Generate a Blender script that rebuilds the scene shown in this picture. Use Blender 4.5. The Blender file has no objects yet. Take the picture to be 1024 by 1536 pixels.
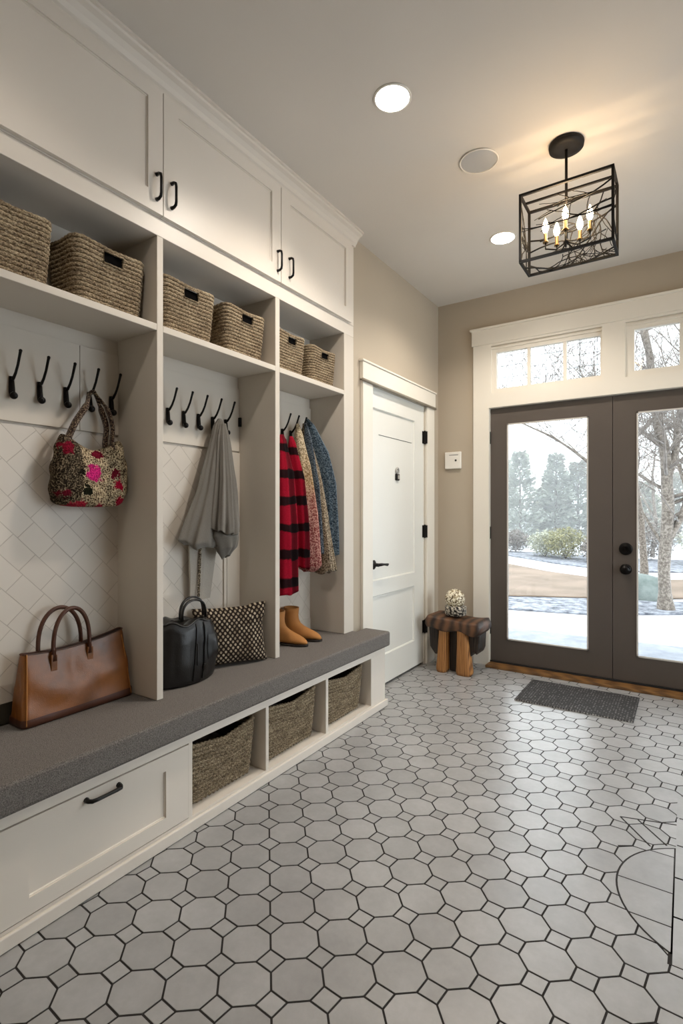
import bpy, bmesh, math, random
from mathutils import Vector, Matrix, noise
R = math.radians
PI = math.pi
random.seed(11)
COL = bpy.context.scene.collection

# ------------------------------------------------------------------ mesh helpers
class MB:
    def __init__(s): s.v = []; s.f = []; s.m = []; s.uv = None
    def add(s, vs, fs, mi=0):
        o = len(s.v); s.v += [tuple(v) for v in vs]
        s.f += [tuple(i + o for i in f) for f in fs]; s.m += [mi] * len(fs); return s
    def box(s, x0, x1, y0, y1, z0, z1, mi=0):
        v = [(x0,y0,z0),(x1,y0,z0),(x1,y1,z0),(x0,y1,z0),(x0,y0,z1),(x1,y0,z1),(x1,y1,z1),(x0,y1,z1)]
        return s.add(v, [(0,3,2,1),(4,5,6,7),(0,1,5,4),(1,2,6,5),(2,3,7,6),(3,0,4,7)], mi)
    def tube(s, pts, r, seg=8, closed=False, cap=True, mi=0, flat=1.0):
        pts = [Vector(p) for p in pts]; n = len(pts)
        rr = r if isinstance(r, (list, tuple)) else [r] * n
        vs = []; up = None
        for i, p in enumerate(pts):
            if closed: t = pts[(i+1) % n] - pts[i-1]
            else: t = pts[min(i+1, n-1)] - pts[max(i-1, 0)]
            if t.length < 1e-9: t = Vector((0,0,1))
            t.normalize()
            if up is None:
                up = Vector((0,0,1)) if abs(t.z) < .9 else Vector((1,0,0))
            a = up - t * up.dot(t)
            if a.length < 1e-6: a = t.orthogonal()
            a.normalize(); up = a; b = t.cross(a)
            for k in range(seg):
                th = 2*PI*k/seg
                vs.append(p + (a*math.cos(th) + b*math.sin(th)*flat) * rr[i])
        fs = []
        for i in range(n if closed else n-1):
            j = (i+1) % n
            for k in range(seg):
                l = (k+1) % seg
                fs.append((i*seg+k, i*seg+l, j*seg+l, j*seg+k))
        if cap and not closed:
            fs.append(tuple(range(seg))[::-1]); fs.append(tuple((n-1)*seg+k for k in range(seg)))
        return s.add(vs, fs, mi)
    def rings(s, rings, cap0=True, cap1=True, mi=0):
        n = len(rings[0]); vs = [p for r in rings for p in r]; fs = []
        for i in range(len(rings)-1):
            for k in range(n):
                l = (k+1) % n
                fs.append((i*n+k, i*n+l, (i+1)*n+l, (i+1)*n+k))
        if cap0: fs.append(tuple(range(n))[::-1])
        if cap1: fs.append(tuple((len(rings)-1)*n+k for k in range(n)))
        return s.add(vs, fs, mi)
    def lathe(s, prof, c=(0,0,0), axis='z', seg=32, mi=0):
        rs = []
        for r, h in prof:
            ring = []
            for k in range(seg):
                a = 2*PI*k/seg; x, y = r*math.cos(a), r*math.sin(a)
                if axis == 'z': p = (x, y, h)
                elif axis == 'x': p = (h, x, y)
                else: p = (y, h, x)
                ring.append((c[0]+p[0], c[1]+p[1], c[2]+p[2]))
            rs.append(ring)
        return s.rings(rs, mi=mi)
    def prism(s, poly, y0, y1, mi=0):      # poly in x,z extruded along y
        n = len(poly)
        v = [(x, y0, z) for x, z in poly] + [(x, y1, z) for x, z in poly]
        f = [(i, (i+1) % n, (i+1) % n + n, i+n) for i in range(n)]
        f += [tuple(range(n))[::-1], tuple(range(n, 2*n))]
        return s.add(v, f, mi)
    def sphere(s, c, r, sc=(1,1,1), seg=20, rg=12, mi=0):
        rs = []
        for i in range(rg+1):
            ph = PI*i/rg; z = -math.cos(ph); q = max(math.sin(ph), .001)
            rs.append([(c[0]+r*sc[0]*q*math.cos(2*PI*k/seg), c[1]+r*sc[1]*q*math.sin(2*PI*k/seg), c[2]+r*sc[2]*z) for k in range(seg)])
        return s.rings(rs, mi=mi)

ORG = {}
def tag(o, label, cat, group=None):
    o['label'] = label; o['category'] = cat
    if group: o['group'] = group
    return o
def thing(name, loc, label, cat, group=None):
    o = bpy.data.objects.new(name, None); COL.objects.link(o); o.location = loc
    o.empty_display_size = .05; ORG[o.name] = Vector(loc)
    return tag(o, label, cat, group)
def obj(name, mb, mats, parent=None, loc=None, smooth=False, bevel=0, sub=0, bseg=2, fix=True, merge=False):
    org = ORG[parent.name] if parent is not None else Vector(loc or (0,0,0))
    me = bpy.data.meshes.new(name)
    me.from_pydata([tuple(Vector(v)-org) for v in mb.v], [], mb.f)
    if not isinstance(mats, (list, tuple)): mats = [mats]
    for m in mats: me.materials.append(m)
    me.polygons.foreach_set('material_index', mb.m)
    if mb.uv:
        ul = me.uv_layers.new(name='UVMap')
        for l in me.loops: ul.data[l.index].uv = mb.uv[l.vertex_index]
    me.update()
    if fix or merge:
        b = bmesh.new(); b.from_mesh(me)
        if merge: bmesh.ops.remove_doubles(b, verts=b.verts, dist=1e-5)
        bmesh.ops.recalc_face_normals(b, faces=b.faces); b.to_mesh(me); b.free()
    if smooth:
        me.polygons.foreach_set('use_smooth', [True]*len(me.polygons))
    o = bpy.data.objects.new(name, me); COL.objects.link(o)
    if parent is not None: o.parent = parent
    else: o.location = org
    ORG[o.name] = org
    if bevel:
        m = o.modifiers.new('Bevel', 'BEVEL'); m.width = bevel; m.segments = bseg; m.limit_method = 'ANGLE'; m.angle_limit = R(40)
        m.harden_normals = False
    if sub:
        m = o.modifiers.new('Subdivision', 'SUBSURF'); m.levels = sub; m.render_levels = sub
    if smooth and bevel:
        pass
    return o
def struct(name, mb, mats, parent=None, **k):
    o = obj(name, mb, mats, parent, **k); o['kind'] = 'structure'; return o
def copy_tree(o, loc, rz=0):
    c = o.copy(); COL.objects.link(c); c.location = loc; c.rotation_euler = (0,0,rz)
    def rec(src, dst):
        for ch in [x for x in list(src.children)]:
            d = ch.copy(); COL.objects.link(d); d.parent = dst; rec(ch, d)
    rec(o, c); return c

# ------------------------------------------------------------------ materials
def lin(c):
    return tuple(((x/255)/12.92 if x/255 <= .04045 else ((x/255+.055)/1.055)**2.4) for x in c) + (1,)
class Nt:
    def __init__(s, name):
        s.m = bpy.data.materials.new(name); s.m.use_nodes = True; s.t = s.m.node_tree
        s.b = s.t.nodes['Principled BSDF']; s.out = s.t.nodes['Material Output']
    def n(s, ty, **k):
        x = s.t.nodes.new(ty)
        for a, b in k.items(): setattr(x, a, b)
        return x
    def l(s, a, b): s.t.links.new(a, b)
    def coord(s, kind='Object', scale=(1,1,1), rot=(0,0,0), loc=(0,0,0)):
        tc = s.n('ShaderNodeTexCoord'); mp = s.n('ShaderNodeMapping')
        mp.inputs['Scale'].default_value = scale; mp.inputs['Rotation'].default_value = rot; mp.inputs['Location'].default_value = loc
        s.l(tc.outputs[kind], mp.inputs['Vector']); return mp.outputs['Vector']
    def noise(s, vec, scale, detail=3, rough=.5):
        x = s.n('ShaderNodeTexNoise'); x.inputs['Scale'].default_value = scale; x.inputs['Detail'].default_value = detail
        x.inputs['Roughness'].default_value = rough; s.l(vec, x.inputs['Vector']); return x.outputs['Fac']
    def ramp(s, fac, stops, interp='LINEAR'):
        x = s.n('ShaderNodeValToRGB'); x.color_ramp.interpolation = interp; e = x.color_ramp.elements
        while len(e) < len(stops): e.new(.5)
        for i, (p, c) in enumerate(stops): e[i].position = p; e[i].color = c
        s.l(fac, x.inputs['Fac']); return x.outputs['Color']
    def mix(s, fac, a, b, bt='MIX'):
        x = s.n('ShaderNodeMix', data_type='RGBA', blend_type=bt)
        for i, v in ((0, fac), (6, a), (7, b)):
            if hasattr(v, 'is_linked') or hasattr(v, 'links'): s.l(v, x.inputs[i])
            else: x.inputs[i].default_value = v
        return x.outputs[2]
    def math(s, op, a, b=None, clamp=False):
        x = s.n('ShaderNodeMath', operation=op); x.use_clamp = clamp
        for i, v in ((0, a), (1, b)):
            if v is None: continue
            if hasattr(v, 'links'): s.l(v, x.inputs[i])
            else: x.inputs[i].default_value = v
        return x.outputs[0]
    def bump(s, h, strength=.3, dist=.002):
        x = s.n('ShaderNodeBump'); x.inputs['Strength'].default_value = strength; x.inputs['Distance'].default_value = dist
        s.l(h, x.inputs['Height']); s.l(x.outputs['Normal'], s.b.inputs['Normal'])
    def set(s, **k):
        for a, v in k.items():
            i = s.b.inputs[a.replace('_', ' ')]
            if hasattr(v, 'links'): s.l(v, i)
            else: i.default_value = v
        return s
def paint(name, c, rough=.5, var=.04, scale=3, bump=0, metal=0, spec=.5, bscale=60):
    t = Nt(name); v = t.coord(); c = lin(c)
    f = t.noise(v, scale, 4)
    lo = tuple(x*(1-var) for x in c[:3])+(1,); hi = tuple(min(1, x*(1+var)) for x in c[:3])+(1,)
    t.set(Base_Color=t.ramp(f, [(.3, lo), (.7, hi)]), Roughness=rough, Metallic=metal)
    t.b.inputs['Specular IOR Level'].default_value = spec
    if bump: t.bump(t.noise(v, bscale, 4), bump, .001)
    return t.m

M = {}
M['white'] = paint('white_satin_paint', (222,214,203), .38, .015, 2, .05)
M['niche'] = paint('niche_white_shaded', (208,200,188), .55, .015, 2, .05)  # white darkened a little to put the shade of the open bays into it
M['trimw'] = paint('white_trim_paint', (230,224,212), .4, .015, 2, .05)
M['door'] = paint('white_door_paint', (228,227,220), .35, .015, 2, .05)
M['wall'] = paint('greige_wall_paint', (180,168,150), .8, .02, 2, .12, bscale=250)
M['ceil'] = paint('ceiling_paint', (216,210,202), .85, .015, 2, .1, bscale=200)
M['black'] = paint('black_metal', (15,14,14), .32, .1, 20, .1, metal=.6)
M['iron'] = paint('dark_bronze_metal', (17,14,12), .6, .15, 20, .1, metal=0, spec=.3)
M['taupe'] = paint('dark_taupe_door_paint', (84,76,70), .45, .03, 4, .08)
M['edge'] = paint('dark_glazing_gasket', (30,28,27), .6)
M['plast'] = paint('white_plastic', (232,228,220), .4, .01)
M['dark'] = paint('dark_olive_board', (58,54,44), .7, .1)  # dark olive strip at the foot of the left bay
M['slot'] = paint('slot_shade_black', (9,8,8), .95, .1, spec=.05)  # black standing for the shade inside the basket handle holes
M['gutter'] = paint('dark_gap_blocker', (25,24,24), .7, .1)

def leather(name, c, rough, var=.3, bump=.25, scale=6):
    t = Nt(name); v = t.coord(); c = lin(c)
    f = t.noise(v, scale, 5, .6)
    lo = tuple(x*(1-var) for x in c[:3])+(1,); hi = tuple(min(1, x*(1+var)) for x in c[:3])+(1,)
    t.set(Base_Color=t.ramp(f, [(.3, lo), (.7, hi)]), Roughness=t.math('ADD', t.math('MULTIPLY', f, .25), rough-.12))
    vo = t.n('ShaderNodeTexVoronoi'); vo.inputs['Scale'].default_value = 350; t.l(v, vo.inputs['Vector'])
    w = t.noise(v, 14, 3)
    t.bump(t.math('ADD', t.math('MULTIPLY', vo.outputs['Distance'], .15), w), bump, .006)
    return t.m
M['tan'] = leather('tan_leather', (122,72,26), .34, .45)
M['tandark'] = leather('dark_tan_leather', (74,38,20), .42, .3)
M['tanin'] = paint('bag_lining', (40,24,16), .8)
M['blackleather'] = leather('black_leather', (15,14,14), .3, .3, .35)
M['suede'] = leather('yellow_tan_suede', (164,110,54), .75, .15, .12)
M['sole'] = paint('dark_sole', (38,28,22), .6)
M['stitch'] = paint('stitch', (176,120,62), .7)

def tweed(name, stops, scale=220, rough=.95, bump=.6):
    t = Nt(name); v = t.coord()
    f = t.noise(v, scale, 2, .7)
    col = t.ramp(f, [(p, lin(c)) for p, c in stops])
    t.set(Base_Color=col, Roughness=rough); t.b.inputs['Specular IOR Level'].default_value = .15
    t.b.inputs['Sheen Weight'].default_value = .2
    t.bump(f, bump, .003); return t
M['bluetweed'] = tweed('blue_tweed', [(.38,(30,42,54)),(.5,(66,84,98)),(.6,(112,126,136))], 120).m
M['bluedark'] = tweed('dark_blue_tweed', [(.38,(30,38,48)),(.5,(62,74,86)),(.6,(102,112,120))], 120).m
M['tantweed'] = tweed('grey_tan_tweed', [(.38,(64,52,40)),(.5,(120,106,86)),(.6,(170,156,134))], 120).m
M['greycloth'] = tweed('grey_cotton', [(.3,(96,92,86)),(.7,(122,118,111))], 500, .85, .15).m
M['sheer'] = tweed('pale_grey_lining', [(.3,(160,154,145)),(.7,(176,170,160))], 300, .8, .1).m
M['strap'] = tweed('patterned_strap', [(.42,(60,54,46)),(.5,(120,112,98)),(.56,(196,186,168))], 160, .8, .3).m
M['darkcloth'] = tweed('dark_brown_cloth', [(.3,(30,24,20)),(.7,(60,48,38))], 80, .9, .3).m

def cushion_mat():
    t = Nt('grey_woven_cushion'); v = t.coord()
    vo = t.n('ShaderNodeTexVoronoi'); vo.inputs['Scale'].default_value = 260; vo.inputs['Randomness'].default_value = .5; t.l(v, vo.inputs['Vector'])
    f = t.math('ADD', t.math('MULTIPLY', vo.outputs['Distance'], .45), t.math('MULTIPLY', t.noise(v, 330, 2, .7), .55))
    t.set(Base_Color=t.ramp(f, [(.3, lin((136,131,126))), (.6, lin((86,82,79)))]), Roughness=.9)
    t.b.inputs['Specular IOR Level'].default_value = .2
    t.bump(f, .5, -.002); return t.m
M['cushion'] = cushion_mat()

def seagrass(name, lo, mid, hi):
    t = Nt(name); v = t.coord(scale=(1,1,2.2)); g = t.n('ShaderNodeNewGeometry')
    f = t.noise(v, 130, 3, .7); f2 = t.noise(v, 14, 2)
    ff = t.math('ADD', t.math('MULTIPLY', f, .8), t.math('MULTIPLY', f2, .2))
    t.set(Base_Color=t.ramp(ff, [(.34, lin(lo)), (.5, lin(mid)), (.64, lin(hi))]), Roughness=.85)
    t.b.inputs['Specular IOR Level'].default_value = .2
    t.bump(f, .8, .004); return t.m
M['seagrass'] = seagrass('seagrass', (58,46,36), (140,122,98), (200,184,154))
M['seagrass2'] = seagrass('seagrass_dull', (56,46,36), (132,116,94), (192,176,148))
M['basketin'] = paint('basket_inside_shade', (58,44,30), .9, .3, 40, .4)  # shade inside the baskets put into the colour

def wood(name, a, b, scale=(12,12,1.2), rough=.55, ring=3.0, bump=.4):
    t = Nt(name); v = t.coord(scale=scale)
    n1 = t.noise(v, ring, 6, .65)
    w = t.n('ShaderNodeTexWave'); w.inputs['Scale'].default_value = 2.2; w.inputs['Distortion'].default_value = 5; w.inputs['Detail'].default_value = 3; t.l(v, w.inputs['Vector'])
    f = t.math('ADD', t.math('MULTIPLY', n1, .6), t.math('MULTIPLY', w.outputs['Fac'], .4))
    t.set(Base_Color=t.ramp(f, [(.25, lin(a)), (.7, lin(b))]), Roughness=rough)
    t.bump(f, bump, .003); return t.m
M['oakleg'] = wood('honey_wood', (104,62,26), (186,130,72))
M['darkwood'] = wood('dark_carved_wood', (30,19,13), (104,70,45), (2,3,3))
M['bark2'] = wood('blackened_wood', (22,17,13), (50,38,28), (8,8,2))
M['threshold'] = wood('threshold_wood', (84,56,30), (136,98,56), (1,14,14), .4)

def tile_mat():
    t = Nt('floor_tile'); g = t.n('ShaderNodeNewGeometry'); v = t.coord()
    n1 = t.noise(v, 7, 6, .65); n2 = t.noise(v, 45, 4, .6)
    f = t.math('ADD', t.math('MULTIPLY', n1, .6), t.math('ADD', t.math('MULTIPLY', n2, .2), t.math('MULTIPLY', g.outputs['Random Per Island'], .2)))
    t.set(Base_Color=t.ramp(f, [(.25, lin((142,142,142))), (.5, lin((160,160,160))), (.75, lin((178,178,179)))]),
          Roughness=t.math('ADD', t.math('MULTIPLY', n1, .06), .27))
    t.b.inputs['Specular IOR Level'].default_value = .95
    t.bump(n2, .05, .001); return t.m
M['tile'] = tile_mat()
M['grout'] = paint('dark_grout', (34,31,30), .85, .15, 30)

def splash():
    t = Nt('diagonal_wall_tile'); v = t.coord(rot=(R(46),0,0))
    sp = t.n('ShaderNodeSeparateXYZ'); t.l(v, sp.inputs[0]); cb = t.n('ShaderNodeCombineXYZ')
    t.l(sp.outputs['Y'], cb.inputs['X']); t.l(sp.outputs['Z'], cb.inputs['Y'])
    b = t.n('ShaderNodeTexBrick'); t.l(cb.outputs[0], b.inputs['Vector'])
    b.inputs['Scale'].default_value = 1; b.inputs['Brick Width'].default_value = .112; b.inputs['Row Height'].default_value = .082
    b.inputs['Mortar Size'].default_value = .0016; b.inputs['Mortar Smooth'].default_value = .4; b.offset = .18
    b.inputs['Color1'].default_value = lin((212,204,193)); b.inputs['Color2'].default_value = lin((206,198,187)); b.inputs['Mortar'].default_value = lin((184,175,163))
    t.set(Base_Color=b.outputs['Color'], Roughness=.42)
    t.bump(t.math('SUBTRACT', 1.0, b.outputs['Fac']), .5, .002); return t.m
M['splash'] = splash()

def glass():
    t = Nt('clear_glass'); nd = t.t.nodes
    tr = t.n('ShaderNodeBsdfTransparent'); tr.inputs['Color'].default_value = (.96,.98,.98,1)
    gl = t.n('ShaderNodeBsdfGlossy'); gl.inputs['Roughness'].default_value = .02
    fr = t.n('ShaderNodeFresnel'); fr.inputs['IOR'].default_value = 1.35
    mx = t.n('ShaderNodeMixShader'); t.l(fr.outputs[0], mx.inputs[0]); t.l(tr.outputs[0], mx.inputs[1]); t.l(gl.outputs[0], mx.inputs[2])
    t.l(mx.outputs[0], t.out.inputs['Surface']); return t.m
M['glass'] = glass()
def emit(name, c, s):
    t = Nt(name); t.set(Base_Color=(1,1,1,1), Emission_Color=c, Emission_Strength=s); return t.m
M['lamp'] = emit('lit_downlight', (1,.9,.78,1), 30)
M['bulb'] = emit('lit_candle_bulb', (1,.74,.42,1), 45)

def plaid():
    t = Nt('red_black_plaid'); tc = t.n('ShaderNodeTexCoord'); sp = t.n('ShaderNodeSeparateXYZ'); t.l(tc.outputs['Object'], sp.inputs[0])
    n = t.noise(tc.outputs['Object'], 9, 2); fz = t.noise(tc.outputs['Object'], 60, 3)
    zz = t.math('ADD', t.math('ADD', t.math('MULTIPLY', n, .05), t.math('MULTIPLY', fz, .012)), sp.outputs['Z'])
    bz = t.ramp(t.math('ABSOLUTE', t.math('SUBTRACT', t.math('FRACT', t.math('MULTIPLY', zz, 1/.15)), .5)), [(.14,(1,1,1,1)), (.19,(0,0,0,1))])
    yy = t.math('ADD', t.math('ADD', sp.outputs['Y'], t.math('MULTIPLY', sp.outputs['X'], .55)), t.math('MULTIPLY', fz, .012))
    by = t.ramp(t.math('ABSOLUTE', t.math('SUBTRACT', t.math('FRACT', t.math('ADD', t.math('MULTIPLY', yy, 1/.13), .55)), .5)), [(.12,(1,1,1,1)), (.18,(0,0,0,1))])
    f = t.math('ADD', t.math('MULTIPLY', bz, .97), t.math('MULTIPLY', by, .62), True)
    red = t.ramp(t.noise(tc.outputs['Object'], 300, 2), [(.3, lin((122,10,30))), (.7, lin((160,20,44)))])
    t.set(Base_Color=t.mix(f, red, lin((22,15,17))), Roughness=.95); t.b.inputs['Specular IOR Level'].default_value = .1
    t.bump(t.noise(tc.outputs['Object'], 400, 2), .3, .002); return t.m
M['plaid'] = plaid()
def knit():
    t = Nt('cream_to_rose_knit'); tc = t.n('ShaderNodeTexCoord'); sp = t.n('ShaderNodeSeparateXYZ'); t.l(tc.outputs['Object'], sp.inputs[0])
    n = t.noise(tc.outputs['Object'], 115, 2, .75); n2 = t.noise(tc.outputs['Object'], 20, 2)
    z = t.math('ADD', sp.outputs['Z'], t.math('MULTIPLY', n2, .12))
    f = t.math('DIVIDE', t.math('ADD', z, .62), .5)    # origin near the hook
    a = t.ramp(f, [(.0, lin((168,60,66))), (.35, lin((186,96,86))), (.62, lin((192,152,96))), (1, lin((176,156,118)))])
    t.set(Base_Color=t.mix(t.ramp(n, [(.44,(0,0,0,1)),(.56,(1,1,1,1))]), t.mix(.55, a, (0.03,.02,.02,1)), t.mix(.35, a, (.9,.82,.66,1))), Roughness=.95)
    t.b.inputs['Specular IOR Level'].default_value = .1
    t.bump(n, .8, .005); return t.m
M['knit'] = knit()
def crochet():
    t = Nt('floral_crochet'); tc = t.n('ShaderNodeTexCoord'); V = tc.outputs['Object']
    n = t.noise(V, 165, 2, .75); n2 = t.noise(V, 9, 3); sp = t.n('ShaderNodeSeparateXYZ'); t.l(V, sp.inputs[0])
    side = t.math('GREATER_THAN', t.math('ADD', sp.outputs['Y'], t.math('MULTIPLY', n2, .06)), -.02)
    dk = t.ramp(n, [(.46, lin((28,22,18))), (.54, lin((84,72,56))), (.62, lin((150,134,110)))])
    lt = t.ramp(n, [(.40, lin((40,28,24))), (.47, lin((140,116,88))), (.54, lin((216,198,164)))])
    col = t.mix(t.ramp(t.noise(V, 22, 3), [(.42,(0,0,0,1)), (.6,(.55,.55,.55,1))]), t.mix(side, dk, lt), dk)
    dn = t.noise(V, 45, 3)
    for (y, z, r, c) in SPOTS:
        d = t.n('ShaderNodeVectorMath', operation='DISTANCE'); cb = t.n('ShaderNodeCombineXYZ')
        t.l(sp.outputs['Y'], cb.inputs['Y']); t.l(sp.outputs['Z'], cb.inputs['Z']); t.l(cb.outputs[0], d.inputs[0]); d.inputs[1].default_value = (0, y, z)
        dd = t.math('ADD', d.outputs['Value'], t.math('MULTIPLY', t.math('SUBTRACT', dn, .5), .06))
        dd = t.math('ADD', dd, t.math('MULTIPLY', t.math('SUBTRACT', n, .5), .04))
        msk = t.math('LESS_THAN', dd, r)
        col = t.mix(msk, col, t.ramp(n, [(.36, tuple(x*.3 for x in lin(c)[:3])+(1,)), (.55, lin(c))]))
    t.set(Base_Color=col, Roughness=.95); t.b.inputs['Specular IOR Level'].default_value = .1
    t.bump(n, 1.0, .008); return t.m
# spots relative to the bag origin (Y=1.17, Z=1.27)
SPOTS = [(-.005,.13,.032,(236,50,140)), (.10,.09,.020,(190,20,60)), (.015,.205,.020,(120,20,44)), (-.10,.22,.024,(140,24,48)), (.11,.02,.020,(170,30,56)),
         (-.035,.065,.020,(34,36,24)), (-.12,.05,.018,(110,20,40)), (-.05,-.0,.024,(180,40,62)), (.02,-.012,.024,(170,44,66)), (-.085,.0,.018,(170,40,62)), (.085,.135,.018,(120,24,44)), (-.055,.14,.015,(34,30,24))]
M['crochet'] = crochet()
def strapc():
    return tweed('crochet_strap', [(.45,(34,22,20)),(.53,(84,64,52)),(.62,(160,140,114))], 190, .95, .9).m
M['crochetstrap'] = strapc()
def dots():
    t = Nt('dotted_pillow_fabric'); tc = t.n('ShaderNodeTexCoord'); sp = t.n('ShaderNodeSeparateXYZ')
    n = t.noise(tc.outputs['Object'], 30, 2)
    mp = t.n('ShaderNodeMapping'); mp.inputs['Rotation'].default_value = (0,0,R(45)); mp.inputs['Scale'].default_value = (21.5,18,1); t.l(tc.outputs['UV'], mp.inputs['Vector']); t.l(mp.outputs['Vector'], sp.inputs[0])
    def fr(o): return t.math('SUBTRACT', t.math('FRACT', o), .5)
    d = t.math('SQRT', t.math('ADD', t.math('POWER', t.math('ABSOLUTE', fr(sp.outputs['X'])), 2.), t.math('POWER', t.math('ABSOLUTE', fr(sp.outputs['Y'])), 2.)))
    d = t.math('ADD', d, t.math('MULTIPLY', t.math('SUBTRACT', t.noise(tc.outputs['Object'], 120, 2), .5), .12))
    f = t.ramp(d, [(.29,(1,1,1,1)),(.35,(0,0,0,1))])
    t.set(Base_Color=t.mix(f, lin((36,28,24)), t.ramp(t.noise(tc.outputs['Object'], 26, 3), [(.35, lin((120,106,88))), (.65, lin((186,172,150)))])), Roughness=.9); t.b.inputs['Specular IOR Level'].default_value = .15
    t.bump(f, .5, .003); return t.m
M['dots'] = dots()
def mat_rug():
    t = Nt('ribbed_doormat'); v = t.coord(scale=(1,1,1))
    w = t.n('ShaderNodeTexVoronoi'); w.inputs['Scale'].default_value = 62; w.inputs['Randomness'].default_value = .2; t.l(v, w.inputs['Vector'])
    t.set(Base_Color=t.ramp(w.outputs['Distance'], [(.15, lin((196,194,192))), (.5, lin((48,47,48)))]), Roughness=.9)
    t.bump(w.outputs['Distance'], .7, .003); return t.m
M['mat'] = mat_rug()
def mosaic():
    t = Nt('mosaic_globe_glass'); v = t.coord(); vo = t.n('ShaderNodeTexVoronoi'); vo.inputs['Scale'].default_value = 90; t.l(v, vo.inputs['Vector'])
    sp = t.n('ShaderNodeSeparateColor'); t.l(vo.outputs['Color'], sp.inputs[0])
    t.set(Base_Color=t.ramp(sp.outputs[0], [(.1, lin((96,80,58))), (.4, lin((176,160,128))), (.7, lin((238,230,206)))]), Roughness=.2)
    t.bump(vo.outputs['Distance'], .5, .004); return t.m
M['mosaic'] = mosaic()
M['mosaicbase'] = tweed('carved_black_white_base', [(.46,(20,17,15)),(.5,(90,84,76)),(.54,(196,188,172))], 60, .6, .5).m
# outdoors
def ground(name, a, b, scale, rough=.9):
    t = Nt(name); v = t.coord(); f = t.noise(v, scale, 6, .65)
    t.set(Base_Color=t.ramp(f, [(.35, lin(a)), (.62, lin(b))]), Roughness=rough); t.bump(f, .6, .02); return t.m
M['snow'] = ground('snow', (196,200,208), (220,223,228), 1.2)
M['lawn'] = ground('dry_lawn', (104,90,76), (130,113,98), .9)
M['gravel'] = ground('snowy_gravel', (54,57,66), (150,153,160), 9)
M['patio'] = ground('frosted_paving', (118,122,130), (142,146,152), 4)
M['needle'] = tweed('hazy_conifer_needles', [(.3,(128,134,124)),(.7,(164,168,154))], 3, .9, 0).m  # needles paled so their colour carries some of the haze
M['needle2'] = tweed('pale_green_needles', [(.3,(142,144,124)),(.7,(168,168,148))], 3, .9, 0).m
M['yellowleaf'] = tweed('yellow_green_leaves', [(.3,(112,110,76)),(.7,(142,138,98))], 3, .9, 0).m
M['treebark'] = tweed('grey_bark', [(.35,(84,76,69)),(.5,(110,102,94)),(.65,(138,130,121))], 30, .9, .5).m
M['twig'] = tweed('grey_twigs', [(.3,(96,88,82)),(.7,(132,124,116))], 10, .9, 0).m
M['rock'] = ground('green_grey_rock', (92,102,98), (122,130,126), 5)
M['siding'] = paint('white_siding', (225,225,222), .7)

# ------------------------------------------------------------------ camera
cam = bpy.data.cameras.new('camera'); co = bpy.data.objects.new('camera', cam); COL.objects.link(co)
co.location = (0, 0, 1.25); co.rotation_euler = (R(90), 0, R(33.5))
cam.sensor_fit = 'HORIZONTAL'; cam.sensor_width = 36; cam.lens = 27.49; cam.clip_start = .05
bpy.context.scene.camera = co

# ------------------------------------------------------------------ room shell
H = 3.03; YF = 4.24; XW = -1.80
m = MB()
m.box(-2.25, -2.125, .61, 2.84, 0, H)
m.box(-2.25, XW, -1.6, .61, 0, H)
m.box(-2.25, XW, 2.84, 3.085, 0, H); m.box(-2.25, XW, 3.96, YF, 0, H); m.box(-2.25, XW, 3.085, 3.96, 2.125, H)
m.box(-2.25, -1.95, 3.085, 3.96, 0, 2.125)
struct('wall_left', m, M['wall'])
m = MB()
m.box(-2.25, -1.352, YF, 4.40, 0, H); m.box(.452, 1.85, YF, 4.40, 0, H)
m.box(-1.352, .452, YF, 4.40, 2.605, H); m.box(-1.352, .452, YF, 4.40, 2.10, 2.21)
m.box(-1.352, -1.328, YF, 4.40, 2.21, 2.605); m.box(-.515, -.365, YF, 4.40, 2.21, 2.605); m.box(.447, .452, YF, 4.40, 2.21, 2.605)
struct('wall_far', m, M['wall'])
m = MB(); WY0, WY1, WZ0, WZ1 = 1.9, 3.95, .4, 2.4
m.box(1.7, 1.85, -1.6, WY0, 0, H); m.box(1.7, 1.85, WY1, YF, 0, H); m.box(1.7, 1.85, WY0, WY1, 0, WZ0); m.box(1.7, 1.85, WY0, WY1, WZ1, H)
struct('wall_right', m, M['wall'])
struct('wall_back', MB().box(-2.25, 1.85, -1.75, -1.6, 0, H), M['wall'])
struct('ceiling', MB().box(-2.25, 1.85, -1.75, 4.40, H, H+.1), M['ceil'])

# ---- octagon and square tile floor
def clip(poly, a, b, c):            # keep a*x+b*y<=c
    out = []
    for i in range(len(poly)):
        p, q = poly[i], poly[(i+1) % len(poly)]
        dp = a*p[0]+b*p[1]-c; dq = a*q[0]+b*q[1]-c
        if dp <= 0: out.append(p)
        if dp*dq < 0:
            t = dp/(dp-dq); out.append((p[0]+(q[0]-p[0])*t, p[1]+(q[1]-p[1])*t))
    return out
def cliprect(p, x0, x1, y0, y1):
    for a, b, c in ((-1,0,-x0),(1,0,x1),(0,-1,-y0),(0,1,y1)):
        if len(p) >= 3: p = clip(p, a, b, c)
    return p if len(p) >= 3 else None
def inset(poly, d):
    n = len(poly); out = []
    cx = sum(p[0] for p in poly)/n; cy = sum(p[1] for p in poly)/n
    for i in range(n):
        p0, p1, p2 = (Vector(poly[i-1]), Vector(poly[i]), Vector(poly[(i+1) % n]))
        e1 = (p1-p0).normalized(); e2 = (p2-p1).normalized()
        n1 = Vector((-e1.y, e1.x)); n2 = Vector((-e2.y, e2.x))
        if n1.dot(Vector((cx, cy))-p1) < 0: n1 = -n1
        if n2.dot(Vector((cx, cy))-p1) < 0: n2 = -n2
        b = n1+n2; b = b/max(b.length_squared, 1e-6)*2
        out.append((p1.x+b.x*d, p1.y+b.y*d))
    return out
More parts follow.
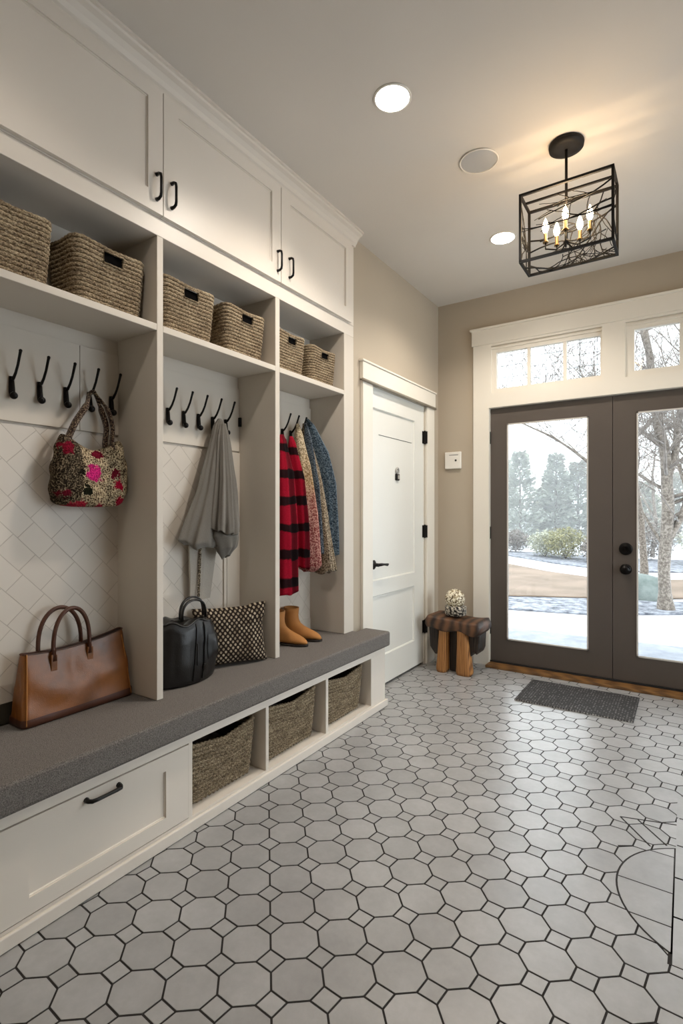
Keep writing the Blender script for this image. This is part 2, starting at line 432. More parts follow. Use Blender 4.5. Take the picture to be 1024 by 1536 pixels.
m = MB(); m.box(-2.25, 1.85, -1.75, 4.40, -.12, -.0015, 0)
def tile(poly, z0, z1):
    p = cliprect(poly, -2.1, 1.7, -1.6, 4.235)
    if not p: return
    ar = sum(p[i-1][0]*p[i][1]-p[i][0]*p[i-1][1] for i in range(len(p)))
    if abs(ar) < 1e-5: return
    if ar < 0: p = p[::-1]
    n = len(p)
    m.add([(x, y, z0) for x, y in p]+[(x, y, z1) for x, y in p], [tuple(range(n, 2*n))]+[(i, (i+1) % n, (i+1) % n+n, i+n) for i in range(n)], 1)
A1 = Vector((.1088, .0862)); A2 = Vector((-.0862, .0965)); O = Vector((-1.195, .839))
c = .207
for i in range(-40, 60):
    for j in range(-40, 60):
        ctr = O + A1*i + A2*j
        if not (-2.3 < ctr.x < 1.9 and -1.8 < ctr.y < 4.5): continue
        def w(s, t): return tuple(ctr + A1*s + A2*t)
        tile(inset([w(*q) for q in ((.5,-c),(.5,c),(c,.5),(-c,.5),(-.5,c),(-.5,-c),(-c,-.5),(c,-.5))], .003), -.0015, 0)
        tile(inset([w(.5+dx, .5+dy) for dx, dy in ((.5-c,0),(0,.5-c),(-.5+c,0),(0,-.5+c))], .003), -.0015, 0)
# arc and straight joints of the larger cut slabs
circ = [(.115+.318*math.cos(2*PI*k/72), 2.02+.318*math.sin(2*PI*k/72)) for k in range(72)]
def slab(poly, z0, z1, mi):
    if not poly or len(poly) < 3: return
    n = len(poly)
    m.add([(x, y, z0) for x, y in poly]+[(x, y, z1) for x, y in poly], [tuple(range(n, 2*n))]+[(i, (i+1) % n, (i+1) % n+n, i+n) for i in range(n)], mi)
slab(circ, -.001, .0004, 0)
slab([(-.045,1.70),(.62,1.70),(.62,2.74),(-.02,2.74)], -.001, .0004, 0)
cin = [(.115+.312*math.cos(2*PI*k/72), 2.02+.312*math.sin(2*PI*k/72)) for k in range(72)]
ys = [1.68, 1.855, 2.02, 2.235, 2.36]
for a, b in zip(ys[:-1], ys[1:]):
    p = clip(clip(cin, 0, 1, b-.0025), 0, -1, -(a+.0025))
    p = clip(p, 1, 0, -.0385) if len(p) > 2 else None
    slab(p, .0004, .0008, 1)
for ix in range(3):
    for iy in range(5):
        x0 = -.0365+.22*ix; y0 = 1.70+.208*iy
        slab([(x0+.003,y0+.003),(x0+.215,y0+.003),(x0+.215,y0+.203),(x0+.003,y0+.203)], .0004, .0008, 1)
def joint(p, q, wd=.003):
    p = Vector(p); q = Vector(q); n_ = (q-p).normalized(); n_ = Vector((-n_.y, n_.x))*wd
    slab([tuple(p+n_), tuple(p-n_), tuple(q-n_), tuple(q+n_)][::-1], -.001, .0005, 0)
joint((-.227,2.415), (-.113,2.262)); joint((-.165,2.43), (-.062,2.30)); joint((-.227,2.415), (-.03,2.475)); joint((-.165,2.232), (-.215,2.20))
struct('floor', m, [M['grout'], M['tile']], fix=False)

# ---- trims of the interior door
m = MB()
m.box(XW, -1.778, 2.945, 3.075, 0, 2.125); m.box(XW, -1.778, 3.965, 4.112, 0, 2.125)
m.box(XW, -1.772, 2.935, 4.122, 2.13, 2.245); m.box(XW, -1.764, 2.925, 4.13, 2.245, 2.258)
struct('trim_1', m, M['trimw'], bevel=.003)
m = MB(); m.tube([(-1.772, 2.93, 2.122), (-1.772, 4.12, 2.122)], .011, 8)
struct('trim_2', m, paint('moulding_grey', (150,142,128), .5), smooth=True)  # mid grey bead under the head casing
m = MB(); m.box(-1.95, XW-.002, 3.075, 3.088, 0, 2.13); m.box(-1.95, XW-.002, 3.955, 3.968, 0, 2.13); m.box(-1.95, XW-.002, 3.075, 3.968, 2.12, 2.132)
struct('trim_3', m, M['trimw'])
# interior door slab: stiles and rails round two recessed panels
def shaker(m, axis, a0, a1, z0, z1, f, th, openings, rec=.012, bead=.008):
    """flat door face at f (towards +axis), openings=[(b0,b1,z0,z1)] recessed"""
    def bx(p0, p1, b0, b1, q0, q1):
        if axis == 'x': m.box(p0, p1, b0, b1, q0, q1)
        else: m.box(b0, b1, p0, p1, q0, q1)
    bk = f-th
    bx(bk, f-rec, a0, a1, z0, z1)
    zs = sorted({z0, z1, *[o[2] for o in openings], *[o[3] for o in openings]})
    for q0, q1 in zip(zs[:-1], zs[1:]):
        op = [o for o in openings if o[2] <= q0 and o[3] >= q1]
        if not op: bx(f-rec, f, a0, a1, q0, q1)
        else:
            b = a0
            for o in sorted(op):
                bx(f-rec, f, b, o[0], q0, q1); b = o[1]
            bx(f-rec, f, b, a1, q0, q1)
    for o in openings:                     # small sloped bead inside each opening
        b0, b1, q0, q1 = o
        for (p, q) in (((b0, q0), (b1, q0)), ((b1, q0), (b1, q1)), ((b1, q1), (b0, q1)), ((b0, q1), (b0, q0))):
            P = Vector((f-rec, p[0], p[1])); Q = Vector((f-rec, q[0], q[1]))
            if axis != 'x': P = Vector((p[0], f-rec, p[1])); Q = Vector((q[0], f-rec, q[1]))
            m.tube([P, Q], bead, 6)
m = MB(); shaker(m, 'x', 3.09, 3.953, .02, 2.118, -1.808, .042, [(3.115,3.79,.77,1.975), (3.115,3.78,.225,.665)], .012, .007)
d1 = struct('door_1', m, M['door'], loc=(-1.83, 3.52, .02))
struct('panel_groove', MB().tube([(-1.8195, 3.225, 1.797), (-1.8195, 3.755, 1.797)], .0022, 6), M['edge'], d1)
hd = MB(); hd.lathe([(0.001,0),(.03,0),(.033,.006),(.022,.012),(.012,.02),(.012,.045),(0.001,.046)], (-1.808, 3.128, .885), 'x', 20)
hd.tube([(-1.765,3.128,.885),(-1.758,3.16,.886),(-1.758,3.20,.884),(-1.76,3.245,.878),(-1.762,3.262,.881)], [.011,.010,.007,.010,.006], 8)
obj('door_handle', hd, M['iron'], d1, smooth=True)
for z in (1.863, 1.091, .31):
    h = MB(); h.tube([(-1.797, 3.957, z-.055), (-1.797, 3.957, z+.055)], .008, 8); h.box(-1.808, -1.803, 3.93, 3.957, z-.05, z+.05); h.box(-1.80, -1.7765, 3.957, 3.966, z-.05, z+.05)
    obj('hinge', h, M['iron'], d1)
m = MB(); m.box(-1.822, -1.806, 3.475, 3.53, 1.487, 1.537)
pq = obj('door_sign', m, M['iron'], None, loc=(-1.82, 3.50, 1.487), bevel=.006)
tag(pq, 'small dark square sign with pale round top on the white interior door', 'sign')
obj('sign_emblem', MB().box(-1.806, -1.8045, 3.495, 3.518, 1.498, 1.527), paint('pale_emblem', (170,166,156), .5), pq, bevel=.001)
m = MB(); m.tube([(-1.812, 3.503+.021*math.cos(a), 1.558+.023*math.sin(a)) for a in [2*PI*k/20 for k in range(20)]], .006, 8, closed=True)
m.lathe([(0.001,0),(.012,0),(.012,.005),(.001,.006)], (-1.816, 3.503, 1.556), 'x', 14)
obj('sign_ring', m, paint('grey_silver_ring', (172,170,166), .4, metal=.3), pq, smooth=True)

# ---- trims of the exterior doorway and transoms
m = MB()
yf = 4.215
m.box(-1.478, -1.352, yf, YF, 0, 2.62); m.box(.452, .578, yf, YF, 0, 2.62)
m.box(-1.352, -1.328, yf, YF, 2.10, 2.62); m.box(.447, .452, yf, YF, 2.1, 2.62)
m.box(-1.328, .447, yf, YF, 2.10, 2.213); m.box(-.515, -.365, yf, YF, 2.213, 2.603); m.box(-1.328, .447, yf, YF, 2.603, 2.62)
struct('trim_4', m, M['trimw'])
m = MB(); m.box(-1.49, .59, yf-.008, YF, 2.62, 2.745); m.box(-1.503, .603, yf-.02, YF, 2.742, 2.76)
struct('trim_5', m, M['trimw'], bevel=.003)
m = MB(); m.box(-1.352, -1.3475, yf+.003, 4.33, 0, 2.10); m.box(.4475, .452, yf+.003, 4.33, 0, 2.10); m.box(-1.352, .452, yf+.003, 4.33, 2.0985, 2.1035)
struct('trim_6', m, M['trimw'])
m = MB(); m.box(-1.352, .452, 4.135, 4.25, 0, .022); m.box(-1.352, .452, 4.25, 4.40, 0, .028)
th = struct('trim_7', m, M['threshold'], bevel=.004)
m = MB(); m.box(-1.347, .447, 4.245, 4.262, .022, .034); m.box(-.462, -.438, 4.303, 4.315, .03, 2.1); m.box(-1.35, .45, 4.303, 4.315, .022, .06)
struct('trim_8', m, M['gutter'])  # dark strips added to block outside light at the door seam and gaps
def transom(name, x0, x1, mull, leads):
    m = MB(); y0, y1 = 4.232, 4.275; z0, z1 = 2.213, 2.603; fz0, fz1 = 2.252, 2.545; fx0, fx1 = x0+.038, x1-.012 if name == 'window_1' else x1-.04
    if name == 'window_2': fx0 = x0+.055
    m.box(x0, fx0, y0, y1, z0, z1); m.box(fx1, x1, y0, y1, z0, z1); m.box(fx0, fx1, y0, y1, z0, fz0); m.box(fx0, fx1, y0, y1, fz1, z1)
    for x in mull: m.box(x-.012, x+.012, y0+.004, y1-.004, fz0, fz1)
    m.box(x0, x1, y0-.01, y0, z1-.028, z1-.012)
    w = struct(name, m, M['trimw'], loc=((x0+x1)/2, 4.25, z0))
    obj('glass_pane', MB().box(fx0-.004, fx1+.004, 4.257, 4.261, fz0-.004, fz1+.004), M['glass'], w)
    if leads:
        edges = [fx0] + list(mull) + [fx1]
        for k, (a, b) in enumerate(zip(edges[:-1], edges[1:])):
            mm = MB()
            for fx in ((.48,) if k < 2 else (.42, .9)): mm.tube([(a+(b-a)*fx, 4.254, fz0), (a+(b-a)*fx, 4.254, fz1)], .0016, 4)
            for fz in (.3, .62, .9): mm.tube([(a+.01, 4.254, fz0+(fz1-fz0)*(fz-.12*(k % 2))), (b-.01, 4.254, fz0+(fz1-fz0)*(fz-.12*(k % 2)))], .0016, 4)
            obj('leading', mm, M['edge'], w)
transom('window_1', -1.328, -.515, (-1.037, -.772), True)
transom('window_2', -.365, .447, (-.028, .2), False)
def extdoor(name, x0, x1, gx0, gx1):
    m = MB(); y0, y1 = 4.258, 4.302; z0, z1, g0, g1 = .036, 2.097, .217, 1.963
    m.box(x0, gx0, y0, y1, z0, z1); m.box(gx1, x1, y0, y1, z0, z1); m.box(gx0, gx1, y0, y1, z0, g0); m.box(gx0, gx1, y0, y1, g1, z1)
    d = struct(name, m, M['taupe'], loc=((x0+x1)/2, 4.28, z0))
    b = MB()
    for s, (ya, yb) in enumerate(((y0-.006, y0+.008),)):
        b.box(gx0, gx0+.01, ya, yb, g0, g1); b.box(gx1-.01, gx1, ya, yb, g0, g1); b.box(gx0, gx1, ya, yb, g0, g0+.01); b.box(gx0, gx1, ya, yb, g1-.01, g1)
    obj('glazing_bead', b, paint('pale_bead_'+name[-1], (196,192,186), .4), d)
    obj('glass_pane', MB().box(gx0+.002, gx1-.002, 4.278, 4.284, g0+.002, g1-.002), M['glass'], d)
    return d
d2 = extdoor('door_2', -1.346, -.452, -1.212, -.611)
for z in (1.86, 1.08, .3): obj('hinge', MB().tube([(-1.348, 4.252, z-.05), (-1.348, 4.252, z+.05)], .007, 8), M['iron'], d2)
d3 = extdoor('door_3', -.448, .446, -.297, .30)
k = MB(); k.lathe([(.001,0),(.036,0),(.038,-.006),(.03,-.012),(.014,-.016),(.014,-.034),(.03,-.044),(.034,-.056),(.024,-.068),(.001,-.07)], (-.365, 4.258, .838), 'y', 28)
obj('door_knob', k, M['black'], d3, smooth=True)
k = MB(); k.lathe([(.001,0),(.042,0),(.044,-.01),(.036,-.018),(.02,-.022),(.001,-.022)], (-.365, 4.258, .985), 'y', 28); k.box(-.37, -.36, 4.22, 4.24, .965, 1.005)
obj('deadbolt', k, M['black'], d3, smooth=False)
# window out of view on the right wall that lets the daylight in
m = MB()
for a in (WY0, (WY0+WY1)/2-.02, WY1-.04): m.box(1.72, 1.78, a, a+.04, WZ0, WZ1)
m.box(1.72, 1.78, WY0, WY1, WZ0, WZ0+.04); m.box(1.72, 1.78, WY0, WY1, WZ1-.04, WZ1)
w3 = struct('window_3', m, M['trimw'])
obj('glass_pane', MB().box(1.748, 1.752, WY0, WY1, WZ0, WZ1), M['glass'], w3)

# baseboards where the walls are bare
m = MB(); m.box(-1.80, -1.48, 4.222, YF, 0, .13); struct('baseboard_far', m, M['trimw'], bevel=.004)

# ------------------------------------------------------------------ built-in lockers
XC, XB = -1.785, -2.055
lk = thing('mudroom_locker', (-1.92, 1.7, .487), 'tall white built-in locker of three open bays standing over the grey bench', 'locker')
for (a, b) in ((.645, .675), (1.346, 1.376), (2.074, 2.108), (2.726, 2.836)):
    obj('side_panel', MB().box(XB, XC, a, b, .487, 2.37), M['niche'], lk, bevel=.002)
for (a, b) in ((.675, 1.346), (1.376, 2.074), (2.108, 2.726)):
    obj('shelf', MB().box(XB, XC, a, b, 1.985, 2.012), M['niche'], lk, bevel=.002)
obj('top_rail', MB().box(XB, XC, .645, 2.836, 2.37, 2.443), M['white'], lk, bevel=.002)
obj('back_panel', MB().box(-2.115, XB, .645, 2.836, .487, 2.443), M['niche'], lk)
for (a, b) in ((.675, 1.346), (1.376, 2.074), (2.108, 2.726)):
    obj('tiled_back', MB().box(XB, -2.051, a, b, .56, 1.572), M['splash'], lk)
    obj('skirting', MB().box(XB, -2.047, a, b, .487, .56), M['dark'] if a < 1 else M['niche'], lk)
    segs = [(a+.001, 1.172), (1.174, b-.001)] if a < 1 else [(a+.001, b-.001)]
    for (p, q) in segs:
        obj('hook_board', MB().box(XB, -2.043, p, q, 1.58, 1.924), M['niche'], lk, bevel=.0015)
m = MB(); m.box(XB, -2.04, 1.958, 1.976, .56, 1.572); m.box(XB, -2.04, 1.979, 2.074, .56, 1.572)
obj('back_stile', m, M['niche'], lk, bevel=.0015)

def shaker_front(a0, a1, z0, z1, f, op, th=.02):
    m = MB(); shaker(m, 'x', a0, a1, z0, z1, f, th, [op], .01, .0045); return m
def bar_handle(p, q, out, r=.0055):
    """arched bar from p to q standing out in +x"""
    p, q = Vector(p), Vector(q); o = Vector((out, 0, 0)); d = (q-p)
    pts = [p, p+o*.55, p+o*.9+d*.06, p+o+d*.2, p+o+d*.5, p+o+d*.8, p+o*.9+d*.94, q+o*.55, q]
    m = MB(); m.tube(pts, [r*1.5, r*1.1, r*1.1, r, r*.95, r, r*1.1, r*1.1, r*1.5], 8); return m
caps = (( .647, 1.362, (1.331,)), (1.364, 2.098, (1.404, 2.07)), (2.100, 2.790, (2.165,)))
clab = ['white overhead cabinet nearest the viewer, above the bay with the crochet bag',
        'white overhead cabinet in the middle with a black pull at each end',
        'white overhead cabinet furthest along, next to the beige wall']
for (a, b, hs), lb in zip(caps, clab):
    t = thing('wall_cabinet', (-1.92, (a+b)/2, 2.445), lb, 'cabinet', 'overhead cabinets along the lockers')
    m = MB(); e = b if b < 2.7 else 2.836; m.box(-2.115, XC, a, e, 2.4435, H-.001)
    obj('cabinet_body', m, M['white'], t)
    d = obj('cabinet_door', shaker_front(a+.001, b-.001, 2.449, 2.948, XC+.018, (a+.075, b-.07, 2.53, 2.893)), M['white'], t)
    for y in hs: obj('handle', bar_handle((XC+.017, y, 2.50), (XC+.017, y, 2.60), .03), M['black'], d, smooth=True)
m = MB()
prof = [(XC,2.95),(XC+.012,2.95),(XC+.014,2.962),(XC+.022,2.968),(XC+.03,2.985),(XC+.045,3.0),(XC+.062,3.008),(XC+.066,3.016),(XC+.075,3.018),(XC+.075,3.0295),(XC,3.0295)]
m.prism(prof, .62, 2.842)
struct('trim_9', m, M['white'])

# ---- storage bench
bn = thing('storage_bench', (-1.86, 1.8, 0), 'long low white bench with one drawer and three basket cubbies', 'bench')
m = MB(); m.box(-2.12, -1.62, .62, 2.838, 0.002, .055); m.box(-1.775, -1.62, 2.838, 2.955, .002, .055)
obj('bottom_board', m, M['white'], bn)
obj('top_board', MB().box(-2.12, -1.62, .62, 2.838, .347, .392).box(-1.775, -1.62, 2.838, 2.955, .347, .392), M['white'], bn, bevel=.001)
obj('back_board', MB().box(-2.12, -2.10, .62, 2.838, .055, .347), M['white'], bn)
for (a, b) in ((.62, .645), (1.367, 1.386), (1.815, 1.835), (2.296, 2.318)):
    obj('divider', MB().box(-2.10, -1.62, a, b, .055, .347), M['white'], bn, bevel=.001)
obj('end_panel', MB().box(-2.10, -1.62, 2.778, 2.838, .055, .347).box(-1.775, -1.62, 2.838, 2.955, .055, .347), M['white'], bn)
m = MB(); m.box(-1.62, -1.606, .62, 2.972, 0.002, .046); m.box(-1.775, -1.62, 2.955, 2.972, .002, .046)
obj('plinth', m, M['white'], bn, bevel=.004)
dr = obj('drawer', shaker_front(.650, 1.365, .059, .343, -1.618, (.775, 1.26, .11, .283), .022), M['white'], bn)
obj('handle', bar_handle((-1.619, .95, .318), (-1.619, 1.065, .318), .028, .0065), M['black'], dr, smooth=True)
m = MB()
poly = [(-2.05,.62),(-1.585,.62),(-1.585,2.965),(-1.772,2.965),(-1.772,2.842),(-2.05,2.842)]
n = len(poly)
m.add([(x,y,.3925) for x,y in poly]+[(x,y,.486) for x,y in poly], [tuple(range(n))[::-1], tuple(range(n,2*n))]+[(i,(i+1)%n,(i+1)%n+n,i+n) for i in range(n)])
cu = obj('bench_cushion', m, M['cushion'], None, loc=(-1.82,1.8,.3925), bevel=.014, bseg=4)
tag(cu, 'long grey woven cushion covering the whole white bench', 'cushion')

# ---- coat hooks
def make_hook(loc, lb, grp):
    x, y, z = loc
    t = thing('coat_hook', loc, lb, 'hook', grp)
    m = MB(); m.tube([(x+.004,y,z+.052),(x+.006,y,z+.03),(x+.008,y,z),(x+.012,y,z-.018)], [.0085,.0095,.0105,.010], 10)
    m.sphere((x+.022,y,z-.018), .0135, seg=12, rg=8)
    obj('hook_plate', m, M['black'], t, smooth=True)
    m = MB(); m.tube([(x+.006,y,z+.038),(x+.02,y,z+.045),(x+.036,y,z+.062),(x+.052,y,z+.088),(x+.066,y,z+.122),(x+.071,y,z+.134)], [.006,.0055,.005,.0048,.005,.0056], 8)
    m.sphere((x+.0715,y,z+.135), .0062, seg=10, rg=6)
    obj('prong', m, M['black'], t, smooth=True)
    return t
names = ['first','second','third','fourth','fifth']
h0 = make_hook((-2.043, .915, 1.688), 'leftmost black hook in the left locker bay, above the tan handbag', 'black hooks in the left locker bay')
hl = [('second black hook from the left in the left locker bay','black hooks in the left locker bay',1.013),
      ('black hook just left of the one holding the crochet bag','black hooks in the left locker bay',1.113),
      ('black hook holding the floral crochet bag by its straps','black hooks in the left locker bay',1.21),
      ('black hook right of the crochet bag, beside the side panel','black hooks in the left locker bay',1.307),
      ('leftmost black hook in the middle locker bay','black hooks in the middle locker bay',1.596),
      ('second black hook from the left in the middle locker bay','black hooks in the middle locker bay',1.689),
      ('black hook just left of the one holding the grey garment','black hooks in the middle locker bay',1.782),
      ('black hook holding the hanging grey garment','black hooks in the middle locker bay',1.875),
      ('black hook right of the grey garment','black hooks in the middle locker bay',1.967),
      ('black hook in the right bay above the red plaid jacket','black hooks in the right locker bay',2.43),
      ('black hook in the right bay between the red jacket and blue coat','black hooks in the right locker bay',2.51),
      ('black hook in the right bay holding the blue coat','black hooks in the right locker bay',2.585)]
for lb, g, y in hl:
    c_ = copy_tree(h0, (-2.043, y, 1.688 if y < 2.2 else 1.70)); c_['label'] = lb; c_['group'] = g
m = MB(); m.box(-2.042, -2.026, 2.062, 2.074, 1.715, 1.765)
tag(obj('wall_clip', m, M['black'], None, loc=(-2.035, 2.07, 1.74), bevel=.002), 'tiny black bracket on the side panel right of the grey garment', 'bracket')

# ------------------------------------------------------------------ woven baskets
def rrect(hx, hy, r, n, pinch=0.0):
    """n points by arclength round a rounded rectangle centred at 0"""
    segs = []; L = 0
    cs = [(hx-r, -hy+r, -90), (hx-r, hy-r, 0), (-hx+r, hy-r, 90), (-hx+r, -hy+r, 180)]
    dense = []
    for (cx, cy, a0) in cs:
        for k in range(9):
            a = R(a0+90*k/8); dense.append(Vector((cx+r*math.cos(a), cy+r*math.sin(a))))
    dense.append(dense[0]); d = [0]
    for i in range(1, len(dense)): d.append(d[-1]+(dense[i]-dense[i-1]).length)
    out = []; j = 0
    for k in range(n):
        s = d[-1]*k/n
        while d[j+1] < s: j += 1
        t = (s-d[j])/max(1e-9, d[j+1]-d[j]); out.append(dense[j].lerp(dense[j+1], t))
    return out, d[-1]
def basket(name, loc, W, D, Hh, label, group, mat, hole=False, taper=.86, rz=0, rows=15, slump=.0, wav=.13, seedv=0):
    t = thing(name, loc, label, 'basket', group); rnd = random.Random(seedv); x0, y0, z0 = loc
    r = Hh/rows/2*1.04
    m = MB(); seg = 7
    for i in range(rows):
        f = i/(rows-1); s = taper+(1-taper)*f**.8; hx, hy = D/2*s-r, W/2*s-r
        pts, L = rrect(hx, hy, .035*s, 180)
        z = z0+r+i*(Hh-2*r)/(rows-1)
        P = []; rr = []
        ph = rnd.random()*6; kk = 2*PI*round(L/.022)
        for k, p in enumerate(pts):
            w = noise.noise(Vector((p.x*4+seedv*3, p.y*4, z*5)))*.008
            cornr = abs(p.x)/hx*abs(p.y)/hy
            zz = z + f*slump*(1-cornr)*-1 + (f**2)*.01*cornr
            rr.append(r*(1+wav*math.sin(kk*k/len(pts)+PI*(i % 2))))
            P.append((x0+p.x*(1+w*2), y0+p.y*(1+w), zz))
        if hole and 1 <= rows-1-i <= 3:
            keep = [k for k, p in enumerate(pts) if not (p.x > hx*.9 and abs(p.y) < W*.125)]
            b = [k for k in keep if (k-1) % len(pts) not in keep][0]
            order = [(b+q) % len(pts) for q in range(len(keep))]
            m.tube([P[q] for q in order], [rr[q] for q in order], seg)
        else: m.tube(P, rr, seg, closed=True)
    obj('weave', m, mat, t, smooth=True, fix=False)
    # inner wall, dark brown in place of woven sides lying in shade
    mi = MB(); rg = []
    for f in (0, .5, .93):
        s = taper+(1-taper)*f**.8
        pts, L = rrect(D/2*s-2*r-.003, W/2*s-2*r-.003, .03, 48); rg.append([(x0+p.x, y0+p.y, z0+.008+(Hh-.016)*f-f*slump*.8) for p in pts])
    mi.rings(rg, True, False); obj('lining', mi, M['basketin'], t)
    if hole:
        s = 1; zc = z0+r+(rows-1-2)*(Hh-2*r)/(rows-1); xh = x0+D/2-r
        q = MB(); hw = W*.128; hh = 1.75*2*r
        q.tube([(xh+r*.6,y0-hw,zc-hh*.8),(xh+r*.9,y0+hw,zc-hh*.8),(xh+r*.9,y0+hw,zc+hh*.8),(xh+r*.6,y0-hw,zc+hh*.8)], r*.55, 6, closed=True)
        obj('handle_trim', q, mat, t, smooth=True)
        obj('handle_slot_shade', MB().box(xh-r*1.2, xh-r*.2, y0-hw, y0+hw, zc-hh*.75, zc+hh*.75), M['slot'], t)  # black block painted as the dark hollow behind the hole
    t.rotation_euler = (0, 0, rz); return t
bs = [(.825, .28, .235, 'leftmost basket on the upper shelf, cut off by the picture edge', 0),
      (1.178, .315, .238, 'wide upper shelf basket directly above the crochet bag', .02),
      (1.556, .31, .235, 'upper shelf basket just right of the first white divider', 0),
      (1.908, .30, .235, 'upper shelf basket above the hanging grey garment', 0.015),
      (2.262, .275, .222, 'upper shelf basket directly above the red plaid jacket', 0),
      (2.575, .28, .215, 'rightmost basket on the upper shelf, above the blue coat', 0)]
for k, (y, w, h, lb, rz) in enumerate(bs):
    basket('woven_basket', (-1.925, y, 2.013), w, .205, h, lb, 'woven seagrass baskets on the upper shelf', M['seagrass'], hole=k > 0, rz=rz, seedv=k+1, taper=.87)
ls = [(1.60, .40, .245, 'woven basket in the bench cubby beside the drawer'),
      (2.065, .43, .255, 'woven basket in the middle bench cubby'),
      (2.55, .42, .25, 'woven basket in the bench cubby nearest the interior door')]
for k, (y, w, h, lb) in enumerate(ls):
    basket('woven_basket', (-1.82, y, .056), w, .33, h, lb, 'woven baskets in the bench cubbies', M['seagrass2'], rows=14, slump=.02, wav=.34, seedv=k+20, taper=.9)
for (y, lb) in ((1.60, 'dark crumpled cloth lying inside the bench basket beside the drawer'), (2.065, 'dark crumpled cloth lying inside the middle bench basket')):
    m = MB()
    m.sphere((-1.82, y, .16), .12, (.95, 1.2, .55), 28, 18)
    m.v = [tuple(Vector(v)+Vector((0,0,1))*noise.noise(Vector(v)*22)*.03+Vector((1,1,0))*noise.noise(Vector(v)*15+Vector((4,4,4)))*.01) for v in m.v]
    tag(obj('added_cloth', m, M['darkcloth'], None, loc=(-1.82, y, .07), smooth=True), lb, 'cloth')  # added to give the dark, mostly shadowed shapes inside these two baskets

# ------------------------------------------------------------------ bags, cushion, boots on the bench
ZB = .487
def interp(keys, s):
    ks = [k[0] for k in keys]
    if s <= ks[0]: return keys[0][1:]
    for a, b in zip(keys[:-1], keys[1:]):
        if s <= b[0]:
            t = (s-a[0])/(b[0]-a[0]); t = t*t*(3-2*t)*.5+t*.5
            return tuple(x+(y-x)*t for x, y in zip(a[1:], b[1:]))
    return keys[-1][1:]
# tan leather tote
tt = thing('leather_tote_bag', (-1.985, 1.12, ZB), 'tan brown leather handbag with two round handles on the grey bench', 'handbag')
m = MB(); rg = []; NR = 26; NP = 120
for i in range(NR+1):
    f = i/NR
    hx = .058*(1-f)+.016*f; hy = .219*(1-f)+.198*f; r = .02*(1-f)+.012*f
    if f < .06: hx -= .004*(1-f/.06); hy -= .004*(1-f/.06)
    pts, _ = rrect(hx, hy, r, NP); ring = []
    for p in pts:
        yy = p.y/hy
        zt = .262+.012*yy-.018*(1-yy*yy)*1.0
        q = Vector((p.x, p.y)); sgn = 1 if p.x > 0 else -1
        puff = .010*math.sin(PI*f)*(1-yy*yy)+noise.noise(Vector((p.y*9, f*3, sgn)))*.009*math.sin(PI*min(f*1.1, 1))
        puff -= .006*math.exp(-((p.y+.02)**2/.0008+(f-.72)**2/.04)) if sgn > 0 else 0
        ring.append((-1.985+p.x+sgn*puff*(abs(p.x) > hx*.6), 1.12+p.y+noise.noise(Vector((f*3, sgn*2, 7)))*.004, ZB+.002+zt*f))
    rg.append(ring)
m.rings(rg, True, False); obj('bag_body', m, M['tan'], tt, smooth=True, fix=False)
top = rg[-1]; m = MB(); low = [(x, 1.12+(y-1.12)*.97, z-.02) for x, y, z in top]
inn = [(-1.985+(x+1.985)*.72, 1.12+(y-1.12)*.985, z-.002) for x, y, z in top]
m.rings([top, inn, [(x, y, z-.03) for x, y, z in inn]], False, True); obj('lining', m, M['tanin'], tt, smooth=True, fix=False)
m = MB(); m.tube(top, .0028, 6, closed=True); obj('piping', m, M['tandark'], tt, smooth=True)
m = MB()
sr = [rg[i] for i in range(0, 4)]
m.rings([[(-1.985+(x+1.985)*1.05, 1.12+(y-1.12)*1.012, z) for x, y, z in r_] for r_ in sr], True, False)
obj('bottom_band', m, M['tandark'], tt, smooth=True, fix=False)
for sy in (-1, 1):
    m = MB(); pts = []
    for i in range(1, NR):
        f = i/NR; hx = .058*(1-f)+.016*f; hy = .219*(1-f)+.198*f
        pts.append((-1.985+hx+.0015+.002*math.sin(PI*f), 1.12+sy*(hy-.012), ZB+.262*f))
    m.tube(pts, .0018, 6)
    obj('seam', m, M['stitch'], tt, smooth=True)
for sx, dy, hw_ in ((.026, .018, .070), (-.020, -.002, .082)):
    m = MB(); pts = []
    for k in range(25):
        a = PI*k/24; pts.append((-1.985+sx*(1+.1*math.sin(a)), 1.075+dy-hw_*math.cos(a), ZB+.255+.142*math.sin(a)**.85))
    pts = [(-1.985+sx+(.006 if sx > 0 else 0), pts[0][1]+.002, ZB+.21)]+pts+[(-1.985+sx+(.006 if sx > 0 else 0), pts[-1][1]-.002, ZB+.21)]
    m.tube(pts, .0078, 10); o = obj('handle', m, M['tandark'], tt, smooth=True)
for y in (1.023, 1.163): obj('handle_tab', MB().box(-1.957, -1.951, y-.012, y+.012, ZB+.175, ZB+.235), M['tan'], tt, bevel=.002)

